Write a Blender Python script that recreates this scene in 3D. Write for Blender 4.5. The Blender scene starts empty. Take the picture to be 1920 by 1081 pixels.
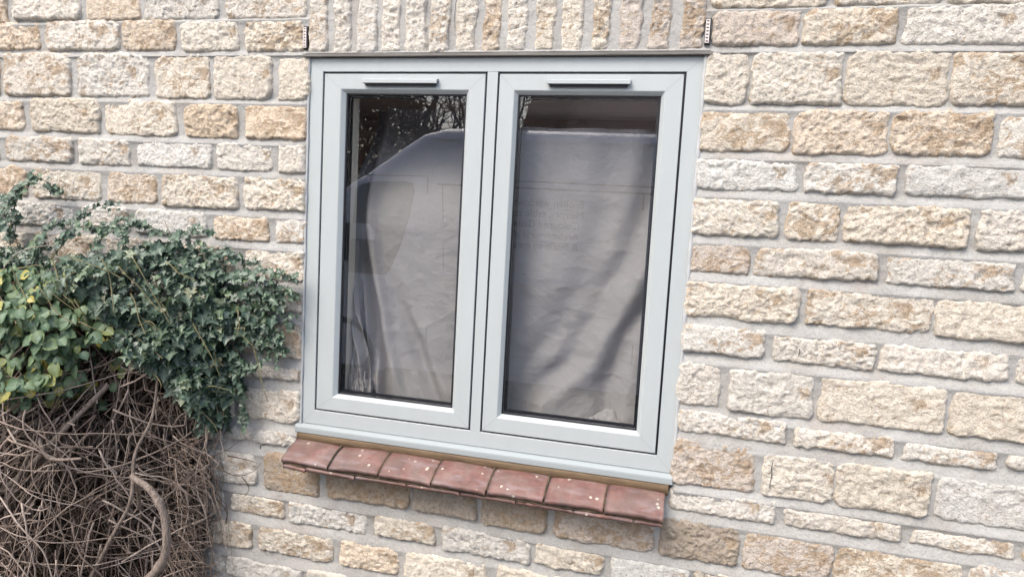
import bpy, bmesh, math, random
from mathutils import Vector, Matrix, noise
import numpy as np
R = math.radians
random.seed(7)
scn = bpy.context.scene
col = scn.collection

# ------------------------------------------------------------------ camera
cd = bpy.data.cameras.new('camera'); cam = bpy.data.objects.new('camera', cd); col.objects.link(cam)
right = Vector((0.96789, 0.24548, 0.05414)); down = Vector((0.07670, -0.08331, -0.99357)); fwd = Vector((-0.23939, 0.96582, -0.09946))
mw = Matrix((( right.x, -down.x, -fwd.x, 0.5810), (right.y, -down.y, -fwd.y, -1.9666), (right.z, -down.z, -fwd.z, 0.6557), (0, 0, 0, 1)))
cam.matrix_world = mw
cd.sensor_width = 36.0; cd.lens = 36.0*1270/1920; cd.clip_start = 0.05; cd.clip_end = 500
scn.camera = cam

# ------------------------------------------------------------------ world and sun (overcast daylight)
EL, AZ = R(50), R(-28)                       # height of the sun, and its swing to the left of straight out from the wall
world = bpy.data.worlds.new('World'); scn.world = world; world.use_nodes = True
wn = world.node_tree; bg = wn.nodes['Background']
sky = wn.nodes.new('ShaderNodeTexSky'); sky.sky_type = 'NISHITA'; sky.sun_disc = False
sky.sun_elevation = EL; sky.sun_rotation = math.pi + (-AZ); sky.air_density = 1.0; sky.dust_density = 4.0; sky.ozone_density = 1.0
wn.links.new(sky.outputs['Color'], bg.inputs['Color']); bg.inputs['Strength'].default_value = 0.15
sl = bpy.data.lights.new('sun', 'SUN'); sl.energy = 0.8; sl.angle = R(30); sl.color = (1, .97, .92)
sun = bpy.data.objects.new('sun', sl); col.objects.link(sun)
sd = Vector((math.sin(AZ)*math.cos(EL), -math.cos(AZ)*math.cos(EL), math.sin(EL)))
sun.rotation_euler = sd.to_track_quat('Z', 'Y').to_euler(); sun.location = (0, -6, 8)
scn.view_settings.view_transform = 'Standard'; scn.view_settings.look = 'None'
scn.view_settings.exposure = 1.4; scn.view_settings.gamma = 1.0; scn.view_settings.use_curve_mapping = False

# ------------------------------------------------------------------ helpers
def link(o, parent=None):
    col.objects.link(o)
    if parent is not None: o.parent = parent
    return o
def tag(o, label=None, cat=None, group=None, kind=None):
    for k, v in (('label', label), ('category', cat), ('group', group), ('kind', kind)):
        if v: o[k] = v
    return o
def empty(name, loc=(0, 0, 0), parent=None):
    o = bpy.data.objects.new(name, None); o.empty_display_size = .05
    link(o, parent); o.location = loc; return o
def mesh_obj(name, verts, faces, mats, parent=None, smooth=False, mi=None, loc=(0, 0, 0)):
    me = bpy.data.meshes.new(name); me.from_pydata([tuple(v) for v in verts], [], faces); me.update()
    for m in (mats if isinstance(mats, (list, tuple)) else [mats]): me.materials.append(m)
    if mi is not None: me.polygons.foreach_set('material_index', mi)
    if smooth: me.polygons.foreach_set('use_smooth', [True]*len(me.polygons))
    o = bpy.data.objects.new(name, me); link(o, parent); o.location = loc
    return o
class MB:
    def __init__(s): s.v = []; s.f = []; s.m = []
    def add(s, vs, fs, m=0):
        b = len(s.v); s.v += [tuple(v) for v in vs]; s.f += [tuple(b+i for i in f) for f in fs]; s.m += [m]*len(fs)
    def box(s, x0, x1, y0, y1, z0, z1, m=0):
        s.add([(x, y, z) for x in (x0, x1) for y in (y0, y1) for z in (z0, z1)],
              [(0, 1, 3, 2), (4, 6, 7, 5), (0, 4, 5, 1), (2, 3, 7, 6), (0, 2, 6, 4), (1, 5, 7, 3)], m)
    def ring(s, o, i, prof, m=0):
        """mitred rectangular profile: o and i are (x0,x1,z0,z1); prof is a list of (t, y)"""
        vs = []
        for t, y in prof:
            x0, x1, z0, z1 = [a+(b-a)*t for a, b in zip(o, i)]
            vs += [(x0, y, z0), (x1, y, z0), (x1, y, z1), (x0, y, z1)]
        fs = []
        for k in range(len(prof)-1):
            for j in range(4):
                a = 4*k+j; b = 4*k+(j+1) % 4
                fs.append((a, b, b+4, a+4))
        s.add(vs, fs, m)
    def tube(s, pts, rad, n=5, m=0):
        vs = []; fs = []
        L = len(pts)
        for k, p in enumerate(pts):
            p = Vector(p)
            t = (Vector(pts[min(k+1, L-1)])-Vector(pts[max(k-1, 0)]))
            t = t.normalized() if t.length > 1e-9 else Vector((0, 0, 1))
            a = t.cross(Vector((0.3, 1, 0.2))).normalized(); b = t.cross(a)
            r = rad(k/(L-1)) if callable(rad) else rad
            for j in range(n):
                an = 2*math.pi*j/n
                vs.append(p+a*math.cos(an)*r+b*math.sin(an)*r)
        for k in range(L-1):
            for j in range(n):
                fs.append((k*n+j, k*n+(j+1) % n, (k+1)*n+(j+1) % n, (k+1)*n+j))
        fs.append(tuple(range(n-1, -1, -1))); fs.append(tuple((L-1)*n+j for j in range(n)))
        s.add(vs, fs, m)
    def build(s, name, mats, parent=None, smooth=False):
        return mesh_obj(name, s.v, s.f, mats, parent, smooth, s.m)
def fbm(x, y, z, oct=3):
    return noise.fractal(Vector((x, y, z)), 0.9, 2.1, oct)

# ------------------------------------------------------------------ materials
def mat(name, base=(.5, .5, .5), rough=.7, metal=0, spec=None):
    m = bpy.data.materials.new(name); m.use_nodes = True
    b = m.node_tree.nodes['Principled BSDF']
    b.inputs['Base Color'].default_value = (*base, 1); b.inputs['Roughness'].default_value = rough; b.inputs['Metallic'].default_value = metal
    if spec is not None: b.inputs['Specular IOR Level'].default_value = spec
    return m, m.node_tree, b
def N(t, typ, **kw):
    n = t.nodes.new(typ)
    for k, v in kw.items():
        if k in n.inputs: n.inputs[k].default_value = v
        else: setattr(n, k, v)
    return n
def coords(t, scale=(1, 1, 1), obj=False):
    tc = N(t, 'ShaderNodeTexCoord'); mp = N(t, 'ShaderNodeMapping'); mp.inputs['Scale'].default_value = scale
    t.links.new(tc.outputs['Object'], mp.inputs['Vector']); return mp.outputs['Vector']
def noise_n(t, vec, scale, detail=4, rough=.55, dist=0):
    n = N(t, 'ShaderNodeTexNoise'); n.inputs['Scale'].default_value = scale; n.inputs['Detail'].default_value = detail
    n.inputs['Roughness'].default_value = rough; n.inputs['Distortion'].default_value = dist
    t.links.new(vec, n.inputs['Vector']); return n.outputs['Fac']
def ramp(t, fac, stops):
    r = N(t, 'ShaderNodeValToRGB'); e = r.color_ramp.elements
    while len(e) < len(stops): e.new(.5)
    for el, (p, c) in zip(e, stops): el.position = p; el.color = (*c, 1) if len(c) == 3 else c
    t.links.new(fac, r.inputs['Fac']); return r.outputs['Color']
def mix(t, fac, a, b, mode='MIX'):
    n = N(t, 'ShaderNodeMix', data_type='RGBA', blend_type=mode)
    for s, v in ((0, fac), (6, a), (7, b)):
        if isinstance(v, (int, float)): n.inputs[s].default_value = v
        elif isinstance(v, tuple): n.inputs[s].default_value = (*v, 1)
        else: t.links.new(v, n.inputs[s])
    return n.outputs[2]
def math_n(t, op, a, b=0.0):
    n = N(t, 'ShaderNodeMath', operation=op)
    for s, v in ((0, a), (1, b)):
        if isinstance(v, (int, float)): n.inputs[s].default_value = v
        else: t.links.new(v, n.inputs[s])
    return n.outputs[0]
def bump(t, b, h, strength, dist):
    n = N(t, 'ShaderNodeBump'); n.inputs['Strength'].default_value = strength; n.inputs['Distance'].default_value = dist
    t.links.new(h, n.inputs['Height']); t.links.new(n.outputs['Normal'], b.inputs['Normal'])

# reconstituted limestone: colour of each stone comes with the object, ochre patches and pits from noise
M_stone, t, b = mat('split_face_stone', rough=.92, spec=.2)
v = coords(t); oi = N(t, 'ShaderNodeObjectInfo')
base = oi.outputs['Color']
patch = math_n(t, 'ADD', noise_n(t, coords(t, (.8, 1, 1.25)), 21, 8, .74, .7), math_n(t, 'MULTIPLY', oi.outputs['Alpha'], .13))
pf = ramp(t, patch, [(.582, (0, 0, 0)), (.63, (1, 1, 1))])
c1 = mix(t, math_n(t, 'MULTIPLY', pf, .76), base, (.36, .265, .17))
grey = ramp(t, noise_n(t, v, 21, 5, .65), [(.5, (0, 0, 0)), (.68, (1, 1, 1))])
c2 = mix(t, math_n(t, 'MULTIPLY', grey, .25), c1, (.46, .42, .38))
pale = ramp(t, noise_n(t, v, 55, 5, .7), [(.38, (.90, .89, .87)), (.58, (1.20, 1.20, 1.20))])
c3 = mix(t, .85, c2, pale, 'MULTIPLY')
pits = ramp(t, noise_n(t, v, 150, 4, .75), [(.33, (.42, .35, .28)), (.43, (1.06, 1.06, 1.06))])
c4 = mix(t, .9, c3, pits, 'MULTIPLY')
t.links.new(c4, b.inputs['Base Color'])
hh = math_n(t, 'ADD', math_n(t, 'MULTIPLY', noise_n(t, v, 80, 6, .7), .6), math_n(t, 'MULTIPLY', noise_n(t, v, 210, 4, .7), .75))
bump(t, b, hh, 1.0, .011)

M_mortar, t, b = mat('grey_mortar', rough=.9, spec=.2)
v = coords(t)
mc = ramp(t, noise_n(t, v, 7, 5, .6), [(.3, (.295, .285, .262)), (.5, (.350, .348, .330)), (.72, (.392, .392, .376))])
mc2 = mix(t, ramp(t, noise_n(t, v, 3.2, 4, .6), [(.56, (0, 0, 0)), (.7, (.5, .5, .5))]), mc, (.36, .32, .275))
mc3 = mix(t, .5, mc2, ramp(t, noise_n(t, v, 180, 3, .7), [(.34, (.62, .60, .58)), (.5, (1, 1, 1))]), 'MULTIPLY')
t.links.new(mc3, b.inputs['Base Color']); bump(t, b, math_n(t, 'ADD', noise_n(t, v, 60, 6, .7), noise_n(t, v, 12, 3)), .9, .006)

M_upvc, t, b = mat('sage_grey_upvc', (.355, .388, .388), .42, spec=.45)
v = coords(t)
t.links.new(mix(t, .5, (.355, .388, .388), ramp(t, noise_n(t, coords(t, (4, 4, 1)), 5, 6, .65), [(.3, (.93, .93, .925)), (.62, (1.03, 1.03, 1.03))]), 'MULTIPLY'), b.inputs['Base Color'])
bump(t, b, noise_n(t, coords(t, (1, 1, 1)), 420, 3), .12, .001)
M_weld, t, b = mat('weld_line', (.235, .262, .27), .5)
M_hood, t, b = mat('pale_vent_plastic', (.34, .37, .37), .45)
M_cillp, t, b = mat('cill_plastic', (.27, .302, .305), .6)
M_black, t, b = mat('black_rubber_and_shade', (.006, .006, .009), .45)
M_seal, t, b = mat('white_silicone', (.37, .385, .385), .5)
bump(t, b, noise_n(t, coords(t), 30, 3), .5, .004)
M_cream, t, b = mat('cream_inner_frame', (.62, .56, .48), .5)
M_brown, t, b = mat('brown_fixing_strip', (.17, .105, .05), .75)
v = coords(t, (1, 6, 6))
t.links.new(ramp(t, noise_n(t, v, 9, 6, .75), [(.3, (.055, .035, .018)), (.5, (.105, .067, .034)), (.7, (.15, .102, .055))]), b.inputs['Base Color'])
bump(t, b, noise_n(t, v, 40, 4), .5, .003)
M_lintel, t, b = mat('weathered_steel_lintel', (.12, .11, .10), .6)
v = coords(t, (1, 4, 8))
t.links.new(ramp(t, noise_n(t, v, 11, 6, .7), [(.3, (.085, .078, .07)), (.55, (.14, .13, .115)), (.72, (.24, .23, .21))]), b.inputs['Base Color'])
M_weep, t, b = mat('pinkish_white_plastic', (.55, .50, .47), .5)

M_tile, t, b = mat('red_clay_tile', rough=.42, spec=.45)
v = coords(t); oi = N(t, 'ShaderNodeObjectInfo')
tc_ = ramp(t, noise_n(t, v, 16, 6, .65), [(.3, (.10, .052, .045)), (.48, (.170, .084, .070)), (.66, (.215, .135, .115))])
grime = ramp(t, noise_n(t, v, 9, 5, .7, .5), [(.42, (0, 0, 0)), (.6, (1, 1, 1))])
tc2 = mix(t, math_n(t, 'MULTIPLY', grime, .6), tc_, (.115, .090, .078))
bloom = ramp(t, noise_n(t, coords(t, (3, 10, 10)), 4, 4, .6), [(.52, (0, 0, 0)), (.72, (1, 1, 1))])
tc3 = mix(t, math_n(t, 'MULTIPLY', bloom, .6), tc2, (.25, .20, .205))
spv = N(t, 'ShaderNodeTexVoronoi'); spv.inputs['Scale'].default_value = 42; spv.inputs['Randomness'].default_value = 1; t.links.new(v, spv.inputs['Vector'])
sel = N(t, 'ShaderNodeSeparateColor'); t.links.new(spv.outputs['Color'], sel.inputs[0])
spot = math_n(t, 'MULTIPLY', math_n(t, 'LESS_THAN', math_n(t, 'ADD', spv.outputs['Distance'], math_n(t, 'MULTIPLY', noise_n(t, v, 110, 3), .30)), .33), math_n(t, 'GREATER_THAN', sel.outputs[0], .60))
tc4 = mix(t, math_n(t, 'MULTIPLY', spot, .85), tc3, (.45, .43, .35))
t.links.new(tc4, b.inputs['Base Color'])
t.links.new(ramp(t, noise_n(t, v, 25, 4), [(.3, (.38,)*3), (.7, (.65,)*3)]), b.inputs['Roughness'])
bump(t, b, math_n(t, 'ADD', noise_n(t, v, 70, 6, .75), math_n(t, 'MULTIPLY', spot, .2)), .6, .004)
M_bed, t, b = mat('mossy_tile_mortar', rough=.95)
v = coords(t)
t.links.new(ramp(t, noise_n(t, v, 14, 6, .75), [(.3, (.014, .013, .01)), (.46, (.07, .052, .03)), (.6, (.13, .095, .055)), (.7, (.035, .055, .018))]), b.inputs['Base Color'])
bump(t, b, noise_n(t, v, 90, 5, .7), 1, .008)

# glazing: the room shows through, the garden reflects (two panes' worth of reflection on the outer face)
M_glass = bpy.data.materials.new('double_glazing'); M_glass.use_nodes = True; t = M_glass.node_tree
t.nodes.remove(t.nodes['Principled BSDF'])
tr = N(t, 'ShaderNodeBsdfTransparent'); tr.inputs['Color'].default_value = (.93, .95, .95, 1)
gl = N(t, 'ShaderNodeBsdfGlossy'); gl.inputs['Roughness'].default_value = .0
fr = N(t, 'ShaderNodeFresnel'); fr.inputs['IOR'].default_value = 2.15
ge = N(t, 'ShaderNodeNewGeometry')
fac = math_n(t, 'MULTIPLY', fr.outputs[0], math_n(t, 'SUBTRACT', 1.0, ge.outputs['Backfacing']))
ms = N(t, 'ShaderNodeMixShader'); t.links.new(fac, ms.inputs[0]); t.links.new(tr.outputs[0], ms.inputs[1]); t.links.new(gl.outputs[0], ms.inputs[2])
t.links.new(ms.outputs[0], t.nodes['Material Output'].inputs['Surface'])

M_sheet, t, b = mat('mauve_grey_cotton', (.30, .27, .265), .95, spec=.1)
v = coords(t)
sc = ramp(t, noise_n(t, v, 4, 5, .6), [(.3, (.275, .250, .248)), (.7, (.325, .296, .290))])
wv = N(t, 'ShaderNodeTexNoise'); wv.inputs['Scale'].default_value = 1; wv.inputs['Detail'].default_value = 2
t.links.new(coords(t, (60, 60, 900)), wv.inputs['Vector'])
wv2 = N(t, 'ShaderNodeTexNoise'); wv2.inputs['Scale'].default_value = 1; wv2.inputs['Detail'].default_value = 2
t.links.new(coords(t, (900, 60, 60)), wv2.inputs['Vector'])
wsum = math_n(t, 'ADD', wv.outputs['Fac'], wv2.outputs['Fac'])
t.links.new(mix(t, .6, sc, ramp(t, math_n(t, 'MULTIPLY', wsum, .5), [(.35, (.9, .9, .9)), (.65, (1.06, 1.06, 1.06))]), 'MULTIPLY'), b.inputs['Base Color'])
cr = math_n(t, 'ADD', noise_n(t, coords(t, (1, 1, 1.5)), 11, 7, .62, 1.2), math_n(t, 'MULTIPLY', noise_n(t, v, 38, 5, .6, 1.5), .3))
bump(t, b, cr, .42, .011)
M_room, t, b = mat('room_plaster', (.66, .54, .46), .9)

def leaf_mat(name, stops, rough=.4):
    m, t, b = mat(name, rough=rough, spec=.5)
    at = N(t, 'ShaderNodeAttribute', attribute_name='tint')
    c = ramp(t, at.outputs['Fac'], stops)
    vein = N(t, 'ShaderNodeAttribute', attribute_name='vein')
    v = coords(t)
    c = mix(t, .55, c, ramp(t, noise_n(t, v, 60, 4, .6), [(.3, (.72, .76, .74)), (.65, (1.12, 1.1, 1.08))]), 'MULTIPLY')
    c = mix(t, math_n(t, 'MULTIPLY', vein.outputs['Fac'], .42), c, (.30, .38, .28))
    t.links.new(c, b.inputs['Base Color'])
    bump(t, b, noise_n(t, v, 110, 2), .4, .003)
    tl = N(t, 'ShaderNodeBsdfTranslucent'); t.links.new(c, tl.inputs['Color'])
    ms = N(t, 'ShaderNodeMixShader'); ms.inputs[0].default_value = .14
    t.links.new(b.outputs[0], ms.inputs[1]); t.links.new(tl.outputs[0], ms.inputs[2])
    t.links.new(ms.outputs[0], t.nodes['Material Output'].inputs['Surface'])
    return m
M_ivy = leaf_mat('ivy_leaf', [(0, (.012, .028, .018)), (.45, (.024, .057, .034)), (.78, (.045, .092, .052)), (.92, (.085, .135, .05)), (1, (.18, .17, .10))])
M_bram = leaf_mat('bramble_leaf', [(0, (.022, .055, .022)), (.5, (.055, .115, .045)), (.76, (.10, .15, .045)), (.86, (.27, .26, .04)), (.95, (.40, .33, .05)), (1, (.14, .07, .03))], .55)
M_litter, t, b = mat('dead_leaf_litter', rough=.95, spec=.1)
at = N(t, 'ShaderNodeAttribute', attribute_name='tint')
t.links.new(ramp(t, at.outputs['Fac'], [(0, (.03, .022, .017)), (.6, (.07, .048, .035)), (1, (.14, .10, .07))]), b.inputs['Base Color'])
def wood(name, stops, sc=1):
    m, t, b = mat(name, rough=.8, spec=.25)
    at = N(t, 'ShaderNodeAttribute', attribute_name='tint')
    v = coords(t)
    c = ramp(t, at.outputs['Fac'], stops)
    c = mix(t, .7, c, ramp(t, noise_n(t, v, 45*sc, 5, .7), [(.3, (.6, .58, .56)), (.65, (1.15, 1.13, 1.1))]), 'MULTIPLY')
    t.links.new(c, b.inputs['Base Color']); bump(t, b, noise_n(t, v, 160*sc, 4), .5, .002)
    return m
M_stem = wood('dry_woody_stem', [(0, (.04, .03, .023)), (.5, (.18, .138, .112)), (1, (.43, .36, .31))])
M_gstem = wood('green_ivy_stem', [(0, (.10, .10, .05)), (1, (.22, .19, .10))])
M_vine, t, b = mat('grey_bark', rough=.85, spec=.2)
v = coords(t, (2, 2, .5))
t.links.new(ramp(t, noise_n(t, v, 60, 6, .75), [(.3, (.07, .055, .044)), (.5, (.19, .155, .13)), (.72, (.30, .25, .21))]), b.inputs['Base Color'])
bump(t, b, noise_n(t, coords(t, (3, 3, .4)), 90, 4), .8, .006)
def set_attr(o, name, vals):
    a = o.data.attributes.new(name, 'FLOAT', 'POINT'); a.data.foreach_set('value', vals)

# ------------------------------------------------------------------ ground (driveway in front of the wall)
GZ = -0.95
M_drive, t, b = mat('gravel_drive', rough=.95)
v = coords(t)
t.links.new(ramp(t, noise_n(t, v, 40, 6, .8), [(.3, (.18, .165, .15)), (.5, (.30, .28, .255)), (.7, (.42, .40, .37))]), b.inputs['Base Color'])
bump(t, b, noise_n(t, v, 70, 4), 1, .02)
M_soil, t, b = mat('flower_bed_soil', rough=1)
t.links.new(ramp(t, noise_n(t, coords(t), 30, 6, .8), [(.3, (.02, .014, .01)), (.7, (.07, .05, .035))]), b.inputs['Base Color'])
tag(mesh_obj('ground', [(-90, -120, GZ), (90, -120, GZ), (90, 60, GZ), (-90, 60, GZ)], [(0, 1, 2, 3)], M_drive), kind='structure')
gx = [-3.4+.1*i for i in range(31)]; gy = [-1.05+.1*i for i in range(11)]
vs = [(x, y, GZ+.004+.05*max(0, 1-abs((y+.55)/.5))*(1 if -3.3 < x < -.5 else 0)+.012*abs(fbm(x*7, y*7, 1))) for x in gx for y in gy]
fs = [(i*11+j, (i+1)*11+j, (i+1)*11+j+1, i*11+j+1) for i in range(30) for j in range(10)]
tag(mesh_obj('flower_bed', vs, fs, M_soil, smooth=True), kind='structure')

# ------------------------------------------------------------------ the house wall
house = tag(empty('stone_house', (0, 0, GZ)), 'cream split-faced stone house wall with grey mortar round a pale green-grey window', 'house')
HP = Matrix.Translation((0, 0, -GZ))       # children are written in wall coordinates; the house empty stands at ground level
def into_house(o): o.location = (o.location.x, o.location.y, o.location.z-GZ); return o

STONES = {
0: [(-1.853,-1.795,1.255,1.362,'o'), (-1.767,-1.475,1.264,1.362,'w'), (-1.460,-1.235,1.259,1.362,'o'), (-1.218,-0.927,1.256,1.362,'w'), (-0.907,-0.618,1.253,1.362,'w'), (0.600,0.896,1.251,1.362,'c'), (0.910,1.166,1.254,1.362,'c'), (1.177,1.370,1.251,1.362,'c')],
1: [(-1.872,-1.651,1.165,1.253,'o'), (-1.632,-1.318,1.160,1.256,'w'), (-1.308,-1.091,1.156,1.250,'o'), (-1.074,-0.854,1.154,1.246,'c'), (-0.834,-0.617,1.149,1.241,'c'), (0.608,0.834,1.156,1.243,'g'), (0.842,1.069,1.156,1.246,'c'), (1.081,1.365,1.155,1.248,'w')],
2: [(-1.821,-1.521,1.004,1.150,'w'), (-1.498,-1.198,1.004,1.147,'w'), (-1.178,-0.962,1.001,1.141,'c'), (-0.949,-0.731,0.998,1.137,'c'), (-0.714,-0.599,0.996,1.128,'c'), (0.603,0.719,1.002,1.135,'c'), (0.724,0.951,1.003,1.136,'c'), (0.954,1.196,1.002,1.139,'c'), (1.198,1.418,1.007,1.134,'c')],
3: [(-1.879,-1.729,0.885,0.986,'o'), (-1.699,-1.400,0.880,0.994,'c'), (-1.385,-1.088,0.876,0.991,'c'), (-1.063,-0.853,0.873,0.982,'O'), (-0.829,-0.605,0.874,0.981,'O'), (0.603,0.834,0.877,0.980,'c'), (0.843,1.074,0.876,0.988,'o'), (1.077,1.313,0.879,0.989,'o'), (1.320,1.493,0.877,0.980,'w')],
4: [(-1.993,-1.847,0.769,0.844,'w'), (-1.815,-1.516,0.774,0.860,'w'), (-1.493,-1.275,0.771,0.858,'w'), (-1.249,-0.953,0.774,0.858,'W'), (-0.935,-0.722,0.771,0.858,'w'), (-0.704,-0.603,0.771,0.854,'w'), (0.601,0.865,0.773,0.852,'W'), (0.881,1.107,0.776,0.853,'w'), (1.122,1.424,0.778,0.855,'W')],
5: [(-1.902,-1.723,0.648,0.753,'o'), (-1.698,-1.396,0.645,0.755,'c'), (-1.371,-1.166,0.646,0.752,'o'), (-1.147,-0.853,0.642,0.750,'c'), (-0.832,-0.600,0.648,0.751,'c'), (0.597,0.827,0.645,0.744,'c'), (0.842,0.981,0.647,0.750,'c'), (0.988,1.283,0.650,0.749,'c'), (1.299,1.480,0.646,0.751,'w')],
6: [(-2.017,-1.833,0.549,0.626,'W'), (-1.804,-1.516,0.545,0.627,'W'), (-1.486,-1.276,0.544,0.629,'W'), (-1.251,-0.965,0.544,0.627,'W'), (-0.945,-0.730,0.543,0.621,'o'), (-0.711,-0.601,0.545,0.622,'w'), (0.604,0.758,0.543,0.623,'g'), (0.779,1.083,0.546,0.621,'w'), (1.099,1.397,0.545,0.618,'w'), (1.409,1.610,0.548,0.610,'w')],
7: [(-2.004,-1.721,0.409,0.515,'c'), (-1.696,-1.400,0.419,0.523,'c'), (-1.375,-1.160,0.427,0.521,'c'), (-1.126,-0.858,0.423,0.518,'c'), (-0.825,-0.600,0.422,0.523,'c'), (0.598,0.898,0.418,0.515,'c'), (0.915,1.223,0.422,0.518,'c'), (1.228,1.490,0.417,0.516,'c')],
8: [(-0.803,-0.604,0.320,0.393,'c'), (0.597,0.823,0.317,0.394,'w'), (0.842,1.099,0.312,0.384,'w'), (1.108,1.410,0.314,0.387,'w'), (1.422,1.599,0.316,0.383,'w')],
9: [(-0.829,-0.607,0.168,0.280,'c'), (0.596,0.717,0.164,0.286,'w'), (0.733,0.959,0.160,0.281,'w'), (0.971,1.279,0.162,0.284,'c'), (1.285,1.536,0.162,0.286,'c')],
10: [(-0.781,-0.605,0.089,0.132,'w'), (0.602,0.898,0.085,0.145,'w'), (0.917,1.172,0.083,0.136,'w'), (1.188,1.409,0.081,0.128,'w'), (1.429,1.625,0.093,0.127,'w')],
11: [(-0.942,-0.856,-0.061,0.049,'c'), (-0.844,-0.607,-0.055,0.056,'c'), (0.599,0.825,-0.070,0.061,'g'), (0.842,1.031,-0.070,0.053,'c'), (1.035,1.268,-0.069,0.054,'c'), (1.279,1.537,-0.067,0.050,'W')],
12: [(-0.886,-0.614,-0.134,-0.089,'w'), (0.598,0.892,-0.147,-0.088,'w'), (0.909,1.211,-0.147,-0.098,'w'), (1.234,1.477,-0.146,-0.103,'w')],
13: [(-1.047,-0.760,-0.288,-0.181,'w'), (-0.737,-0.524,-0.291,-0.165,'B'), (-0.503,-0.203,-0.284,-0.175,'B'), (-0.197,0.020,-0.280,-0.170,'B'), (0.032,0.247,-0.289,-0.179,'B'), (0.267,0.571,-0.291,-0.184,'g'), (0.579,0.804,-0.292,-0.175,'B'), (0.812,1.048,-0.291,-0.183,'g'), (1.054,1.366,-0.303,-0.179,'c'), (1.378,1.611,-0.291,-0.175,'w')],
14: [(-0.978,-0.889,-0.395,-0.318,'W'), (-0.864,-0.654,-0.392,-0.325,'c'), (-0.638,-0.345,-0.392,-0.322,'W'), (-0.327,-0.110,-0.386,-0.318,'c'), (-0.094,0.198,-0.392,-0.316,'W'), (0.215,0.426,-0.387,-0.322,'c'), (0.444,0.677,-0.390,-0.321,'W'), (0.687,0.878,-0.390,-0.318,'c')],
15: [(-0.956,-0.775,-0.516,-0.427,'c'), (-0.752,-0.464,-0.511,-0.426,'c'), (-0.444,-0.235,-0.511,-0.423,'o'), (-0.212,0.064,-0.505,-0.420,'c'), (0.094,0.335,-0.507,-0.415,'c')],
16: [(-0.996,-0.886,-0.624,-0.555,'W'), (-0.875,-0.574,-0.622,-0.555,'W'), (-0.560,-0.287,-0.613,-0.546,'w')],
'S': [(-0.602,-0.539,1.146,1.352,'w'), (-0.517,-0.461,1.142,1.352,'w'), (-0.438,-0.373,1.141,1.352,'w'), (-0.355,-0.296,1.143,1.352,'w'), (-0.277,-0.214,1.142,1.352,'w'), (-0.199,-0.138,1.139,1.352,'w'), (-0.117,-0.059,1.146,1.352,'c'), (-0.035,0.018,1.144,1.352,'o'), (0.039,0.097,1.147,1.352,'w'), (0.123,0.179,1.144,1.352,'c'), (0.201,0.258,1.141,1.352,'c'), (0.288,0.336,1.148,1.352,'c'), (0.365,0.420,1.144,1.352,'g'), (0.446,0.503,1.145,1.352,'g'), (0.532,0.593,1.149,1.352,'g')],
}
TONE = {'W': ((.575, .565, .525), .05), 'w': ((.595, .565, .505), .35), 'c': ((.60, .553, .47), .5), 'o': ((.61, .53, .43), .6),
        'O': ((.60, .50, .38), .7), 'g': ((.50, .45, .395), .6), 'B': ((.36, .31, .25), .6)}  # B: brown stain plus the shade under the sill put into the colour
FACE_T = 0.0
def stone_geo(x0, x1, z0, z1, seed, step, deep=.0125):
    cx, cz, hw, hz = (x0+x1)/2, (z0+z1)/2, (x1-x0)/2+(.0010 if deep < .0121 else -.0008), (z1-z0)/2+.0022
    rs = random.Random(seed)
    rad = [min(hw, hz)*rs.choice((.16, .25, .36, .52)) for _ in range(4)]
    nx = max(6, int(2*hw/step)); nz = max(6, int(2*hz/step))
    us = [-hw]+[-hw+2*hw*(i+.0)/nx for i in range(nx+1)]+[hw]
    ws = [-hz]+[-hz+2*hz*(i+.0)/nz for i in range(nz+1)]+[hz]
    tilt_x, tilt_z = rs.uniform(-.03, .03), rs.uniform(-.05, .05)
    dd = deep+rs.uniform(-.003, .004); ra, rb, rc = rs.uniform(.6, 1.4), rs.uniform(.5, 1.35), rs.uniform(.5, 1.7)
    sx, sz = rs.uniform(0, 50), rs.uniform(0, 50)
    vs = []
    for i, u in enumerate(us):
        for j, w in enumerate(ws):
            rim = i in (0, len(us)-1) or j in (0, len(ws)-1)
            r = rad[(1 if u > 0 else 0)+(2 if w > 0 else 0)]
            qx, qz = abs(u)-(hw-r), abs(w)-(hz-r)
            e = min(hw-abs(u), hz-abs(w))
            uu, ww = u, w
            if qx > 0 and qz > 0:
                m = max(qx, qz); l = math.hypot(qx, qz)
                uu = math.copysign(hw-r+qx*m/l, u); ww = math.copysign(hz-r+qz*m/l, w)
            X, Z = uu+sx, ww+sz
            k = math.exp(-e/.03)
            o1 = noise.noise(Vector((X*16, Z*16, 3.3)))*.0075+noise.noise(Vector((X*70, Z*70, 7.3)))*.0048
            o2 = noise.noise(Vector((X*16, Z*16, 9.1)))*.0065+noise.noise(Vector((X*70, Z*70, 5.1)))*.0048
            px, pz = uu+o1*(.35+.65*k), ww+o2*(.35+.65*k)
            if rim:
                y = .004; px *= 1+.001/hw; pz *= 1+.001/hz
            else:
                prof = 1-math.exp(-(e+.001)/.0032)
                n1 = fbm(X*20, Z*24, 1.7, 2)*.0036
                n2 = fbm(X*95, Z*105, 4.2, 2)*.0040
                n3 = min(0, noise.noise(Vector((X*42, Z*42, 11)))+.12)*.007+(.15-abs(noise.noise(Vector((X*24+Z*10, Z*38, 15)))))*.0032+(.15-abs(noise.noise(Vector((X*75+Z*25, Z*95, 19)))))*.0035
                y = -(.001+dd*prof+(n1*ra+n2*rb+n3*rc+uu*tilt_x+ww*tilt_z)*min(1, prof*1.1))
                if e > .004: y = min(y, -.0085)
            vs.append((px, y, pz))
    W_ = len(ws); fs = [(i*W_+j, (i+1)*W_+j, (i+1)*W_+j+1, i*W_+j+1) for i in range(len(us)-1) for j in range(W_-1)]
    return (cx, cz), vs, fs
sid = 0
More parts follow.
